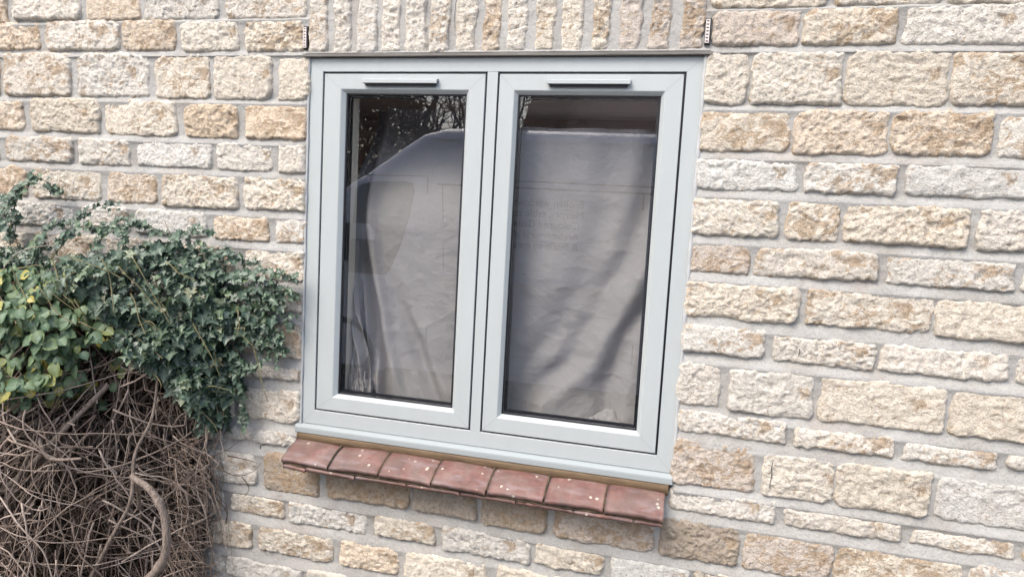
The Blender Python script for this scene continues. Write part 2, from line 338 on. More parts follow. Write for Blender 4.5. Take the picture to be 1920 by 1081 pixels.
def stone(x0, x1, z0, z1, tone, step=.0038, deep=.0125):
    global sid; sid += 1
    (cx, cz), vs, fs = stone_geo(x0, x1, z0, z1, sid*13+5, step, deep)
    o = mesh_obj('stone', vs, fs, M_stone, house, True, loc=(cx, 0, cz-GZ))
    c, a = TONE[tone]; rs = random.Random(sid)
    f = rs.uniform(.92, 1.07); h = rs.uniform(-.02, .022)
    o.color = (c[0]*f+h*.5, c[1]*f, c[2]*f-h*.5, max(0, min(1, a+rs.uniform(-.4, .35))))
    return o
bulk = MB()                               # stones well outside the photograph, joined
def bulk_stone(x0, x1, z0, z1):
    global sid; sid += 1
    (cx, cz), vs, fs = stone_geo(x0, x1, z0, z1, sid*13+5, .03)
    bulk.add([(x+cx, y, z+cz) for x, y, z in vs], fs)
CZ = {0: (1.255, 1.362), 1: (1.156, 1.247), 2: (1.002, 1.137), 3: (.877, .986), 4: (.773, .855), 5: (.646, .751), 6: (.545, .623), 7: (.42, .518),
      8: (.316, .387), 9: (.162, .284), 10: (.085, .132), 11: (-.068, .053), 12: (-.146, -.093), 13: (-.291, -.177), 14: (-.39, -.32),
      15: (-.511, -.423), 16: (-.622, -.555)}
XL, XR = -2.9, 2.5
def fill(x0, x1, z0, z1, near):
    """more stones of a course from x0 to x1"""
    x = x0; rs = random.Random(int((z0+9)*1000+x0*7))
    h = z1-z0
    while x < x1-.06:
        w = rs.uniform(.16, .31)
        e = min(x+w, x1)
        if x1-e < .09: e = x1
        a, c = x+.006, e-.006
        if near and c > -1.93 and a < 1.55-.25*max(0, z0): stone(a, c, z0+rs.uniform(-.003, .003), z1+rs.uniform(-.003, .003), rs.choice('wwcccoWg'), .006)
        else: bulk_stone(a, c, z0, z1)
        x = e+.006
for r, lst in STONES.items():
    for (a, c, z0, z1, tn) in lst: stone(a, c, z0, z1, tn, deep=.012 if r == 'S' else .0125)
    if r == 'S': continue
    z0, z1 = CZ[r]
    Ls = [s for s in lst if s[0] < -.3 and s[1] < -.5]; Rs = [s for s in lst if s[0] > .55]
    xa = min(s[0] for s in (Ls or lst)); fill(XL, xa-.008, z0, z1, True)
    xb = max(s[1] for s in (Rs or lst)); fill(xb+.008, XR, z0, z1, True)
z = 1.382; rs = random.Random(3)
while z < 2.45:
    h = rs.choice((.075, .105, .13)); fill(XL, XR, z, z+h, False); z += h+.022
z = -.644
while z > -.93:
    h = rs.choice((.07, .10)); fill(XL, XR, z-h, z, z > -.72); z -= h+.022
o = bulk.build('stone', M_stone, house, True); o.location.z = -GZ; o['kind'] = 'stuff'; o.color = (.58, .52, .44, .5)

# mortar sheet with the window opening left out
OX, OZ0, OZ1 = .6035, -.098, 1.134
JZ = sorted(CZ.values())
JOINTS = [(a[1], c[0]) for a, c in zip(JZ, JZ[1:])]+[(1.362, 1.382)]
def struck(x, z):
    if abs(x) < .60 and z > -.16: return 0
    for (a, c), a2 in zip(JOINTS, [q_[0] for q_ in JOINTS[1:]]+[1.5]):
        if a-.003 <= z <= c:
            u = max(0, min(1, (z-a)/(c-a))); return -.0065*(1-u)+.003*u
        if c < z < a2-.003: return .003-.005*min(1, (z-c)/max(.01, a2-.015-c))-.0045*max(0, (z-(a2-.012))/.012)
    return 0
xs = sorted(set([XL+.0125*i for i in range(int((XR-XL)/.0125)+1) if abs(abs(XL+.0125*i)-OX) > .004]+[-OX, OX]))
zs = sorted(set([-1.0+.0125*i for i in range(int(3.5/.0125)+1) if min(abs(-1.0+.0125*i-OZ0), abs(-1.0+.0125*i-OZ1)) > .004]+[OZ0, OZ1]+[q_ for a_, c_ in JOINTS for q_ in (a_-.003, a_, (a_+c_)/2, c_)]))
vs = []
for x in xs:
    for z in zs:
        near = abs(x) <= OX+.001 and OZ0-.001 <= z <= OZ1+.001
        n = fbm(x*14, z*14, 2, 3)*.0022+noise.noise(Vector((x*55, z*55, 1)))*.0009
        vs.append((x, -.0045+(0 if near else n*1.15+noise.noise(Vector((x*5, z*5, 6)))*.0015)+(0 if near else struck(x, z)), z))
fs = []; nz = len(zs)
for i in range(len(xs)-1):
    for j in range(nz-1):
        if -OX-.0001 <= xs[i] and xs[i+1] <= OX+.0001 and zs[j] >= OZ0-.0001 and zs[j+1] <= OZ1+.0001: continue
        fs.append((i*nz+j, (i+1)*nz+j, (i+1)*nz+j+1, i*nz+j+1))
into_house(mesh_obj('mortar', vs, fs, M_mortar, house, True))
# the rest of the wall's body, the opening's sides and the room behind
m = MB()
for x in (-1, 1):
    a, c = sorted((x*.6035, x*.64)); m.box(a, c, .012, .31, -.098, 1.134)
m.box(-.6035, .6035, .072, .31, 1.134, 1.16); m.box(-.64, .64, .072, .34, -.06, -.02)
into_house(m.build('window_reveal', M_cream, house))
m = MB(); x0, x1, y0, y1, z0, z1 = -2.2, 2.2, .31, 3.6, -.9, 1.5
m.add([(x0, y0, z0), (x1, y0, z0), (x1, y1, z0), (x0, y1, z0), (x0, y0, z1), (x1, y0, z1), (x1, y1, z1), (x0, y1, z1)],
      [(0, 1, 2, 3), (4, 7, 6, 5), (1, 5, 6, 2), (3, 7, 4, 0)])
for a_, c_, e_, f_ in ((x0, -.6, z0, z1), (1.4, x1, z0, z1), (-.6, 1.4, z0, -.1), (-.6, 1.4, 1.2, z1)):   # rear wall, with an unseen opening added to let sky light in
    m.add([(a_, y1, e_), (c_, y1, e_), (c_, y1, f_), (a_, y1, f_)], [(0, 1, 2, 3)])
# inner wall with the opening
a, c, e, f = -.64, .64, -.02, 1.134
m.add([(x0, y0, z0), (x1, y0, z0), (x1, y0, e), (x0, y0, e)], [(0, 1, 2, 3)])
m.add([(x0, y0, f), (x1, y0, f), (x1, y0, z1), (x0, y0, z1)], [(0, 1, 2, 3)])
m.add([(x0, y0, e), (a, y0, e), (a, y0, f), (x0, y0, f)], [(0, 1, 2, 3)])
m.add([(c, y0, e), (x1, y0, e), (x1, y0, f), (c, y0, f)], [(0, 1, 2, 3)])
into_house(m.build('room', M_room, house))

# steel lintel and the mortar lip on it
m = MB(); n = 60
X = [-.617+1.236*i/n for i in range(n+1)]
for i in range(n):
    a, c = X[i], X[i+1]
    za, zc = 1.1385+.0012*noise.noise(Vector((a*9, 0, 0))), 1.1385+.0012*noise.noise(Vector((c*9, 0, 0)))
    m.add([(a, -.0165, 1.131), (c, -.0165, 1.131), (c, -.0165, zc), (a, -.0165, za), (a, .07, 1.129), (c, .07, 1.129), (a, .0, za+.003), (c, .0, zc+.003)],
          [(0, 1, 2, 3), (4, 5, 1, 0), (3, 2, 7, 6)])
into_house(m.build('lintel', M_lintel, house))
m = MB(); n = 150; X = [-.61+1.222*i/n for i in range(n+1)]; rows_ = []
for i, x in enumerate(X):
    k = noise.noise(Vector((x*22, 3, 0)))*.0022+noise.noise(Vector((x*70, 3, 0)))*.0012
    rows_.append([(x, -.004, 1.139), (x, -.0150+k, 1.1395+k*.4), (x, -.0155+k*1.3, 1.1435+k), (x, -.006+k*.5, 1.1475+k), (x, .004, 1.151)])
vs = [p for r_ in rows_ for p in r_]
into_house(mesh_obj('mortar_lip', vs, [(i*5+j, (i+1)*5+j, (i+1)*5+j+1, i*5+j+1) for i in range(n) for j in range(4)], M_mortar, house, True))

# weep vents: slotted ladders of plastic at either end of the soldier course
def weep(x, z0, z1, lean):
    m = MB(); w = .0042
    for s in (-1, 1): m.box(s*w-.0012, s*w+.0012, -.019, .0, z0, z1)
    k = 7
    for i in range(k+1):
        zz = z0+(z1-z0)*i/k
        m.box(-w+.0012, w-.0012, -.0185, -.002, max(z0, zz-.0026), min(z1, zz+.0026))
    m.box(-w-.0022, w+.0045, -.014, -.001, z0-.002, z1+.004, 1)
    o = m.build('weep_vent', [M_weep, M_black], house); o.location = (x, 0, -GZ); return o
weep(-.612, 1.157, 1.219, 0); weep(.601, 1.160, 1.222, 0)

for pts in ([(.868, .030), (.866, .012), (.869, -.008), (.866, -.030), (.867, -.046)], [(.908, .353), (.910, .343), (.907, .332)], [(-.117, 1.20), (-.121, 1.24), (-.119, 1.28), (-.113, 1.31)]):
    m = MB(); m.tube([Vector((x, -.0165, z)) for x, z in pts], .0009, 4); into_house(m.build('crack', M_black, house))
# ------------------------------------------------------------------ the window, a part of the house
win = empty('window', (0, 0, -GZ), house)
win['label'] = 'pale green-grey two-light casement window with slim black seals'
FO = (-.5995, .5995, -.0475, 1.129)
FI = (-.555, .555, 0, 1.088)
m = MB(); m.ring(FO, FI, [(0, .07), (0, .0012), (.03, 0), (.975, 0), (1, .0008), (1, .026)])
m.ring((-.555, .555, 0, 1.088), (-.535, .535, .02, 1.068), [(0, .0262), (1, .0264), (1, .07)])
for sx, xo, xi in ((-1, -.5995, -.555), (1, .5995, .555)):
    for zo, zi in ((-.0475, 0), (1.129, 1.088)):
        dx, dz = xi-xo, zi-zo; L = math.hypot(dx, dz); ox, oz = -dz/L*.0004, dx/L*.0004
        m.add([(xo-ox, -.0003, zo-oz), (xi-ox, -.0003, zi-oz), (xi+ox, -.0003, zi+oz), (xo+ox, -.0003, zo+oz)], [(0, 1, 2, 3)], 1)
m.build('frame', [M_upvc, M_weld], win)
m = MB(); m.box(-.0158, .0158, .0, .07, .0004, 1.0876)
m.add([(-.0158, -.0002, .0004), (.0158, -.0002, .0004), (.0158, -.0002, 1.0876), (-.0158, -.0002, 1.0876)], [(0, 1, 2, 3)])
m.build('mullion', M_upvc, win)
m = MB()                                   # dark seal at the bottom of the gap round each sash
for a, c in ((-.5545, -.0163), (.0163, .5545)):
    m.ring((a, c, .0005, 1.0875), (a+.012, c-.012, .0125, 1.0755), [(0, .008), (1, .0082), (1, .02)])
m.build('seal', M_black, win)
def sash(o, i, vx):
    s = empty('sash', (0, 0, 0), win)
    m = MB(); m.ring(o, i, [(0, .03), (0, .0010), (.02, -.0005), (.80, -.0005), (.84, .0008), (.98, .0105), (1, .0125), (1, .022)])
    for xo, xi in ((o[0], i[0]), (o[1], i[1])):
        for zo, zi in ((o[2], i[2]), (o[3], i[3])):
            xe, ze = xo+(xi-xo)*.80, zo+(zi-zo)*.80
            dx, dz = xe-xo, ze-zo; L = math.hypot(dx, dz); ox, oz = -dz/L*.0004, dx/L*.0004
            m.add([(xo-ox, -.0008, zo-oz), (xe-ox, -.0008, ze-oz), (xe+ox, -.0008, ze+oz), (xo+ox, -.0008, zo+oz)], [(0, 1, 2, 3)], 1)
    fr_ = m.build('sash_frame', [M_upvc, M_weld], win)
    bpy.data.objects.remove(s)
    g = .0045; ii = (i[0]+g, i[1]-g, i[2]+g, i[3]-g)
    m = MB(); m.ring(i, ii, [(0, .0145), (.7, .0145), (1, .0165), (1, .0185)])
    j = (ii[0]+.006, ii[1]-.006, ii[2]+.006, ii[3]-.006)
    m.ring(ii, j, [(0, .0235), (.9, .0235), (1, .025), (1, .040), (0, .040)])
    m.build('gasket', M_black, win)
    m = MB(); m.box(i[0]-.008, i[1]+.008, .019, .023, i[2]-.008, i[3]+.008); m.build('pane', M_glass, win)
    if i[0] < 0:
        m = MB(); m.box(i[0]-.02, ii[0]+.0035, .0405, .088, i[2]-.01, i[3]+.01)
        m.build('inner_bead', M_cream, win)
    # trickle vent hood
    x0, x1 = vx; m = MB(); zt = 1.0665
    pr = [(-.0006, zt), (-.0165, zt-.0035), (-.019, zt-.006), (-.019, zt-.0155), (-.0175, zt-.0155), (-.0165, zt-.009), (-.0006, zt-.009)]
    vs = [(x, y, z) for x in (x0, x1) for y, z in pr]; k = len(pr)
    m.add(vs, [(i_, (i_+1) % k, (i_+1) % k+k, i_+k) for i_ in range(k)]+[tuple(range(k-1, -1, -1)), tuple(range(k, 2*k))])
    m.box(x0+.005, x1-.005, -.0158, -.0012, zt-.0165, zt-.0095, 1)
    m.box(x0+.009, x1-.009, -.0095, -.0006, zt-.0225, zt-.0165, 1)  # added black strip stands in for the hood's shaded underside and shadow
    nslat = 46
    for q_ in range(nslat):
        xx = x0+.008+(x1-x0-.016)*q_/(nslat-1); m.box(xx-.0006, xx+.0006, -.0162, -.0014, zt-.0172, zt-.0162)
    for e in (x0+.003, x1-.007): m.box(e, e+.004, -.0168, -.0012, zt-.0158, zt-.0122)
    m.build('trickle_vent', [M_hood, M_black], win)
sash((-.5488, -.0218, .0058, 1.0815), (-.4785, -.0815, .0605, 1.0245), (-.413, -.168))
sash((.0218, .5488, .0058, 1.0815), (.0780, .4905, .0620, 1.0245), (.166, .405))
# projecting plastic cill
pr = [(.02, -.0478), (-.002, -.0485), (-.010, -.0530), (-.0145, -.0570), (-.0155, -.0610), (-.0155, -.0755), (-.013, -.0775), (.02, -.0775)]
m = MB(); k = len(pr); m.add([(x, y, z) for x in (-.617, .6035) for y, z in pr], [(i, (i+1) % k, (i+1) % k+k, i+k) for i in range(k)]+[tuple(range(k-1, -1, -1)), tuple(range(k, 2*k))])
m.build('cill', M_cillp, win)
# wavy sealant beads against the stone
for sgn, base_r in ((-1, .0042), (1, .0058)):
    m = MB(); pts = []
    for i in range(181):
        z = -.078+1.208*i/180
        pts.append((sgn*(.6022+.0016*noise.noise(Vector((z*9, sgn, 0)))), -.0022+.001*noise.noise(Vector((z*14, sgn, 5))), z))
    m.tube(pts, lambda t_: base_r*(1+.45*noise.noise(Vector((t_*26, sgn*3, 1)))), 8)
    m.build('sealant', M_seal, win, True)

# ------------------------------------------------------------------ tile sill, a part of the house
sill = empty('tile_sill', (0, 0, -GZ), house); sill['label'] = 'two courses of red clay tiles, mossy and paint-spotted, under the window'
m = MB(); nb = 80
vs = []
for i in range(nb+1):
    x = -.606+1.200*i/nb; k = .0015*noise.noise(Vector((x*14, 8, 0)))
    vs += [(x, .01, -.0778), (x, -.0175+k, -.0785), (x, -.0195+k, -.083), (x, -.0225+k, -.106), (x, .01, -.109)]
m.add(vs, [(i*5+j, (i+1)*5+j, (i+1)*5+j+1, i*5+j+1) for i in range(nb) for j in range(4)]+[(0, 1, 2, 3, 4)])
m.build('fixing_strip', M_brown, sill, True)
def tile(x0, x1, top, y_in, y_out, z_in, z_out, th, seed):
    rs = random.Random(seed); n = 14; kk = 12
    prof = []
    for i in range(kk+1):
        u = i/kk; y = y_in+(y_out-y_in)*u
        z = z_in+(z_out-z_in)*u+ (.007*math.sin(math.pi*min(1, u*1.0))**1.0 if top else 0)
        prof.append((y, z))
    if top:
        y, z = prof[-1]; prof += [(y-.0035, z-.002), (y-.005, z-.0055), (y-.0045, z-th)]
    else:
        y, z = prof[-1]; prof += [(y-.001, z-.001), (y-.001, z-th)]
    zb = prof[-1][1]; prof += [(y_in, zb+ (z_in-z_out)*.9)]
    tilt = rs.uniform(-.003, .003); dy = rs.uniform(-.003, .003)
    vs = []; L = len(prof)
    for i in range(n+1):
        x = x0+(x1-x0)*i/n; s = (i/n-.5)
        bow = .0022*(1-(2*s)**2) if top else 0
        edge = -.0016 if i in (0, n) else 0
        for j, (y, z) in enumerate(prof):
            ja = noise.noise(Vector((x*60, j*1.7, seed)))
            chip = ja*.0016 if j >= kk+1 and j < L-1 else ja*.0003
            vs.append((x+(noise.noise(Vector((y*50, z*50, seed+i)))*.0012 if i in (0, n) else 0), y+dy+chip, z+tilt*s*2+bow+edge+chip*.8))
    fs = [(i*L+j, (i+1)*L+j, (i+1)*L+j+1, i*L+j+1) for i in range(n) for j in range(L-1)]+[tuple(range(L-1, -1, -1)), tuple(n*L+j for j in range(L))]
    return mesh_obj('tile', vs, fs, M_tile, sill, True)
tx = [-.607, -.441, -.270, -.097, .076, .248, .421, .588]
for i in range(7):
    o = tile(tx[i]+.0028, tx[i+1]-.0028, True, -.012, -.107, -.0985, -.1345, .0140, i+1)
lx = [-.600, -.52, -.35, -.178, -.006, .166, .335, .505, .586]
for i in range(8):
    tile(lx[i]+.002, lx[i+1]-.002, False, .0, -.1055, -.124, -.1575, .0095, i+31)
m = MB(); n = 160
vs = []
for i in range(n+1):
    x = -.603+1.188*i/n; k = noise.noise(Vector((x*24, 1, 0)))*.004+noise.noise(Vector((x*80, 1, 0)))*.002
    vs += [(x, .0, -.108), (x, -.1035+k, -.1460), (x, -.105+k, -.153), (x, -.103+k, -.159), (x, .0, -.124)]
m.add(vs, [(i*5+j, (i+1)*5+j, (i+1)*5+j+1, i*5+j+1) for i in range(n) for j in range(4)]+[(0, 1, 2, 3, 4), tuple(n*5+j for j in (4, 3, 2, 1, 0))])
# mortar between the tiles
for i in range(1, 7):
    x = tx[i]; p = []
    for q in range(9):
        u = q/8; p.append((x+.0008*noise.noise(Vector((u*9, i, 0))), -.014-.092*u, -.0985-.040*u+.0062*math.sin(math.pi*u)+.0012*noise.noise(Vector((u*12, i, 4)))))
    m.tube(p, .0036, 6)
m.build('mortar_bed', M_bed, sill, True)

# ------------------------------------------------------------------ dust sheet hung inside the window
def curve_x(z, pts):
    pts = sorted(pts)
    if z <= pts[0][0]: return pts[0][1]
    for (a, xa), (c, xc) in zip(pts, pts[1:]):
        if z <= c: u = (z-a)/(c-a); u = u*u*(3-2*u)*.4+u*.6; return xa+(xc-xa)*u
    return pts[-1][1]
def ss(x): x = max(0, min(1, x)); return x*x*(3-2*x)
def sheet_y(x, z):
    y = .122
    xr = curve_x(z, [(.03, -.312), (.301, -.383), (.512, -.430), (.757, -.467), (.95, -.485)])
    d = xr-x
    y += .050*ss((d+.004)/.026)*(1-.8*ss((d-.032)/.03))
    y -= .020*math.exp(-((x-xr-.016)/.020)**2)
    if d > .03: y += .010*math.sin((x+z*.12)*190)*ss((d-.03)/.03)
    g = curve_x(z, [(.03, -.16), (.20, -.245), (.45, -.36), (.75, -.40)])     # soft second fold beside it
    y += .026*math.exp(-((x-g)/.030)**2)*ss((.55-z)/.4)-.012*math.exp(-((x-g-.05)/.035)**2)*ss((.55-z)/.4)
    for pts, w, dp in (([(.08, .12), (.24, .262), (.415, .345), (.584, .428), (.746, .474), (.95, .50)], .050, .042),
                       ([(.16, .385), (.308, .424), (.445, .500), (.6, .54)], .036, .030),
                       ([(.06, .02), (.2, .12), (.34, .22), (.5, .30), (.7, .345)], .055, .024)):
        c = curve_x(z, pts); y += dp*math.exp(-((x-c)/w)**2); y -= dp*.5*math.exp(-((x-c-1.8*w)/(w*1.1))**2)
    y += .016*noise.noise(Vector((x*4.2+z*1.5, z*2.2, 4)))+.004*noise.noise(Vector((x*9+z*4, z*9, 2)))
    n = noise.noise(Vector((x*7+z*5, z*12-x*2, 21))); y -= .0015*(1-abs(n))**9*ss((.75-z)/.3)
    n = noise.noise(Vector((x*5-z*4, z*15+x*3, 33))); y -= .0012*(1-abs(n))**10*ss((.8-z)/.3)
    n = noise.noise(Vector((x*13+z*6, z*17, 6))); y += .0014*(1-abs(n)*2)
    n = noise.noise(Vector((x*30, z*38-x*14, 8))); y += .0006*(1-abs(n)*2)
    return y
sheet = tag(empty('dust_sheet', (0, .11, -.02)), 'mauve-grey cotton dust sheet hung behind the window panes, bunched at lower left', 'dust sheet')
nx, nz = 280, 230; vs = []
for i in range(nx+1):
    for j in range(nz+1):
        u = i/nx; w = j/nz
        top = .947+.008*noise.noise(Vector((u*7, 0, 0)))-.010*ss((.40-u)/.4)
        hem = .035+.02*ss((u-.62)/.3)+.006*noise.noise(Vector((u*8, 2, 0)))
        x = -.53+1.115*u
        top += .09*ss((-.06-x)/.22)
        z = hem+(top-hem)*w
        if x < -.44: x += .006*noise.noise(Vector((z*6, 1, 1)))
        y = sheet_y(x, z)
        lo = ss((.20-z)/.18)
        y -= lo*(.03 if u < .6 else .022)
        if x < 0: y += .20*ss((z-.60)/.42)*ss(-x/.15)
        y = max(y, .089)
        vs.append((x, y-.11, z+.02))
fs = [(i*(nz+1)+j, (i+1)*(nz+1)+j, (i+1)*(nz+1)+j+1, i*(nz+1)+j+1) for i in range(nx) for j in range(nz)]
o = mesh_obj('hanging_cloth', vs, fs, M_sheet, sheet, True)
# cloth piled on the window board: overlapping crumpled folds
def crumple(name, x0, x1, zb, h, y0, dep, seed, n=90, k=34, fold=30):
    vs = []
    for i in range(n+1):
        u = i/n; x = x0+(x1-x0)*u
        for j in range(k+1):
            a = math.pi*j/k
            rr = 1+.45*noise.noise(Vector((u*fold*.28, j*.16, seed)))+.30*noise.noise(Vector((u*fold, j*.3, seed+4)))
            env = (.55+.45*math.sin(math.pi*min(1, max(0, u))))
            y = y0-math.cos(a)*-dep*.5*rr*1.0
            y = y0+dep*.5*math.cos(a)*rr
            z = zb+h*math.sin(a)*rr*env+.004*math.sin(u*fold+a*4)
            vs.append((x, max(y, .089 if x < -.466 else .048)-.11, z+.02))
    return mesh_obj(name, vs, [(i*(k+1)+j, (i+1)*(k+1)+j, (i+1)*(k+1)+j+1, i*(k+1)+j+1) for i in range(n) for j in range(k)], M_sheet, sheet, True)
crumple('folded_hem', -.52, .58, -.018, .052, .125, .11, 5, 200, 30, 38)
crumple('folded_hem', .20, .57, -.01, .078, .115, .07, 9, 90, 30, 17)
crumple('folded_hem', -.500, -.385, .0, .115, .092, .075, 14, 110, 60, 17)
crumple('folded_hem', -.500, -.43, .03, .150, .098, .055, 24, 70, 60, 11)
# gathered cloth hanging at the left jamb
vs = []; n, k = 60, 130
for i in range(n+1):
    for j in range(k+1):
        u = i/n; z = .06+.50*j/k
        wdt = .03+.060*ss((.46-z)/.34)
        x = -.499+wdt*u+.004*noise.noise(Vector((z*12, 3, 0)))
        y = .098-.018*math.sin(math.pi*u)+.015*math.sin(u*13+z*15+2*noise.noise(Vector((u*2, z*7, 0))))+.010*noise.noise(Vector((u*4, z*26, 3)))*ss((.32-z)/.2)+.004*noise.noise(Vector((u*9, z*60, 3)))
        vs.append((x, max(y, .089 if x < -.466 else .060)-.11, z+.02))
mesh_obj('gathered_cloth', vs, [(i*(k+1)+j, (i+1)*(k+1)+j, (i+1)*(k+1)+j+1, i*(k+1)+j+1) for i in range(n) for j in range(k)], M_sheet, sheet, True)

# ------------------------------------------------------------------ leaves
IVY = [(0, 0), (.20, -.13), (.44, -.02), (.34, .20), (.66, .40), (.33, .50), (.20, .70), (0, 1.0)]
BRA = [(0, 0), (.22, .04), (.42, .22), (.47, .45), (.38, .68), (.20, .86), (.10, .93), (0, 1.0)]
def leaf_geo(out, fold, curl, rs):
    """outline both sides of a midrib, one centre row; returns verts, faces, vein weights"""
    n = len(out); vs = []; vein = []
    for k, (x, y) in enumerate(out):
        if k in (0, n-1): vs.append((0, y, -curl*y*y)); vein.append(.9)
        else:
            j = 1+rs.uniform(-.10, .10)
            vs.append((x*j, y, fold*x-curl*y*y+rs.uniform(-.03, .03))); vein.append(.0)
            vs.append((-x*j, y, fold*x-curl*y*y+rs.uniform(-.03, .03))); vein.append(.0)
    c0 = len(vs); vs.append((0, .22, -.02-curl*.05)); vein.append(1)
    c1 = len(vs); vs.append((0, .58, -.02-curl*.34)); vein.append(.8)
    Rg = [0]+[1+2*i for i in range(n-2)]+[len(out)*2-3]; Lf = [0]+[2+2*i for i in range(n-2)]+[len(out)*2-3]
    fs = []
    for side, fl in ((Rg, False), (Lf, True)):
        for i in range(len(side)-1):
            c = c0 if i < 3 else c1
            f = (c, side[i], side[i+1]); fs.append(f[::-1] if fl else f)
            if i == 3: f = (c0, side[3], c1); fs.append(f[::-1] if fl else f)
    return vs, fs, vein
def frame_at(nrm, tip):
    nrm = nrm.normalized(); y = (tip-nrm*tip.dot(nrm)).normalized(); x = y.cross(nrm)
    return Matrix((x, y, nrm)).transposed()
class Leaves:
    def __init__(s): s.v = []; s.f = []; s.t = []; s.vn = []; s.recs = []
    def add(s, geo, p, rot, size, tint): s.recs.append((geo, Vector(p), rot, size, tint))
    def build(s, name, material, parent, nmain, variants, group=None):
        """the nmain largest, front-most leaves as objects of their own, the rest joined"""
        s.recs.sort(key=lambda r: -(r[3]*(1.0+2.0*min(.6, -r[1].y))))
        cache = {}
        for gi, p, rot, size, tint in s.recs[:nmain]:
            tq = round(tint*9)/9; key = (gi, tq)
            if key not in cache:
                vs, fs, vein = variants[gi]
                me = bpy.data.meshes.new(name); me.from_pydata(vs, [], fs); me.materials.append(material)
                for nm, vals in (('tint', [tq]*len(vs)), ('vein', vein)):
                    a = me.attributes.new(nm, 'FLOAT', 'POINT'); a.data.foreach_set('value', vals)
                cache[key] = me
            o = bpy.data.objects.new(name, cache[key]); link(o, parent)
            o.matrix_local = Matrix.Translation(p-parent.location) @ rot.to_4x4() @ Matrix.Scale(size, 4)
        V, F, T, VN = [], [], [], []
        for gi, p, rot, size, tint in s.recs[nmain:]:
            vs, fs, vein = variants[gi]; bb = len(V); mt = rot*size; q = p-parent.location
            V += [tuple(mt @ Vector(v_)+q) for v_ in vs]; F += [tuple(bb+i for i in f_) for f_ in fs]; T += [tint]*len(vs); VN += vein
        if V:
            o = mesh_obj(name, V, F, material, parent); set_attr(o, 'tint', T); set_attr(o, 'vein', VN); o['kind'] = 'stuff'
def inside(x, z, poly):
    c = False; j = len(poly)-1
    for i in range(len(poly)):
        xi, zi = poly[i]; xj, zj = poly[j]
        if (zi > z) != (zj > z) and x < (xj-xi)*(z-zi)/(zj-zi)+xi: c = not c
        j = i
    return c
def edge_dist(x, z, poly):
    d = 9
    for i in range(len(poly)):
        a = Vector(poly[i-1]); c = Vector(poly[i]); p = Vector((x, z)); ac = c-a
        u = max(0, min(1, (p-a).dot(ac)/max(1e-9, ac.length_squared))); d = min(d, (p-a-ac*u).length)
    return d
rs = random.Random(21)
ivy_var = [leaf_geo(IVY, rs.uniform(.05, .35), rs.uniform(-.05, .25), rs) for _ in range(7)]
bra_var = [leaf_geo(BRA, rs.uniform(.1, .4), rs.uniform(0, .3), rs) for _ in range(6)]

P_IVY = [(-1.95, .47), (-1.714, .475), (-1.551, .456), (-1.372, .470), (-1.243, .476), (-1.117, .530), (-.994, .515), (-.854, .459), (-.757, .424), (-.66, .430), (-.60, .40), (-.615, .295), (-.668, .18),
         (-.785, .125), (-.835, -.075), (-.94, -.120), (-.985, .0), (-1.06, .111), (-1.159, .225), (-1.265, .31), (-1.40, .40), (-1.95, .42)]
P_BRA = [(-1.95, .46), (-1.72, .455), (-1.45, .44), (-1.26, .40), (-1.084, .281), (-1.075, .19), (-1.136, .10), (-1.188, .0), (-1.38, -.01), (-1.602, -.03), (-1.95, -.06)]
P_STM = [(-2.0, .02), (-1.65, .02), (-1.187, .06), (-1.093, .26), (-.98, .221), (-.93, .026), (-.935, -.142), (-.905, -.21), (-.905, -.38), (-.935, -.565), (-.94, -.93), (-2.0, -.93)]
def depth_at(x): return .05+.30*ss((-.58-x)/.75)

ivy = tag(empty('ivy', (-1.0, -.02, GZ)), 'dark green ivy with small lobed leaves sprawling over the stone wall left of the window', 'ivy')
L = Leaves(); rs = random.Random(5); cnt = 0
while cnt < 6200:
    x = rs.uniform(-1.95, -.55); z = rs.uniform(-.14, .56)
    if not inside(x, z, P_IVY): continue
    e = edge_dist(x, z, P_IVY)
    if rs.random() > .08+e/.12: continue
    # looser, gappy growth toward the window
    if x > -.80 and rs.random() > .23: continue
    if noise.noise(Vector((x*9, z*9, 3))) < -.10 and rs.random() < .9: continue
    D = depth_at(x)*min(1, .35+e/.12)
    y = -.012-D*(rs.random()**.7)*(1+.5*noise.noise(Vector((x*8, z*8, 1))))
    nrm = Vector((rs.gauss(.1, .6), -1, rs.gauss(.45, .6))); tip = Vector((rs.gauss(0, .6), -.2, -1+rs.gauss(0, .5)))
    size = rs.choice((.011, .015, .018, .021, .025, .030, .040))*rs.uniform(.85, 1.15)*(1 if x < -.8 else .78)
    tint = min(.88, max(0, rs.gauss(.42, .30)))
    if rs.random() < .07: tint = rs.uniform(.9, 1)
    L.add(rs.randrange(7), (x, y, z), frame_at(nrm, tip), size, tint); cnt += 1
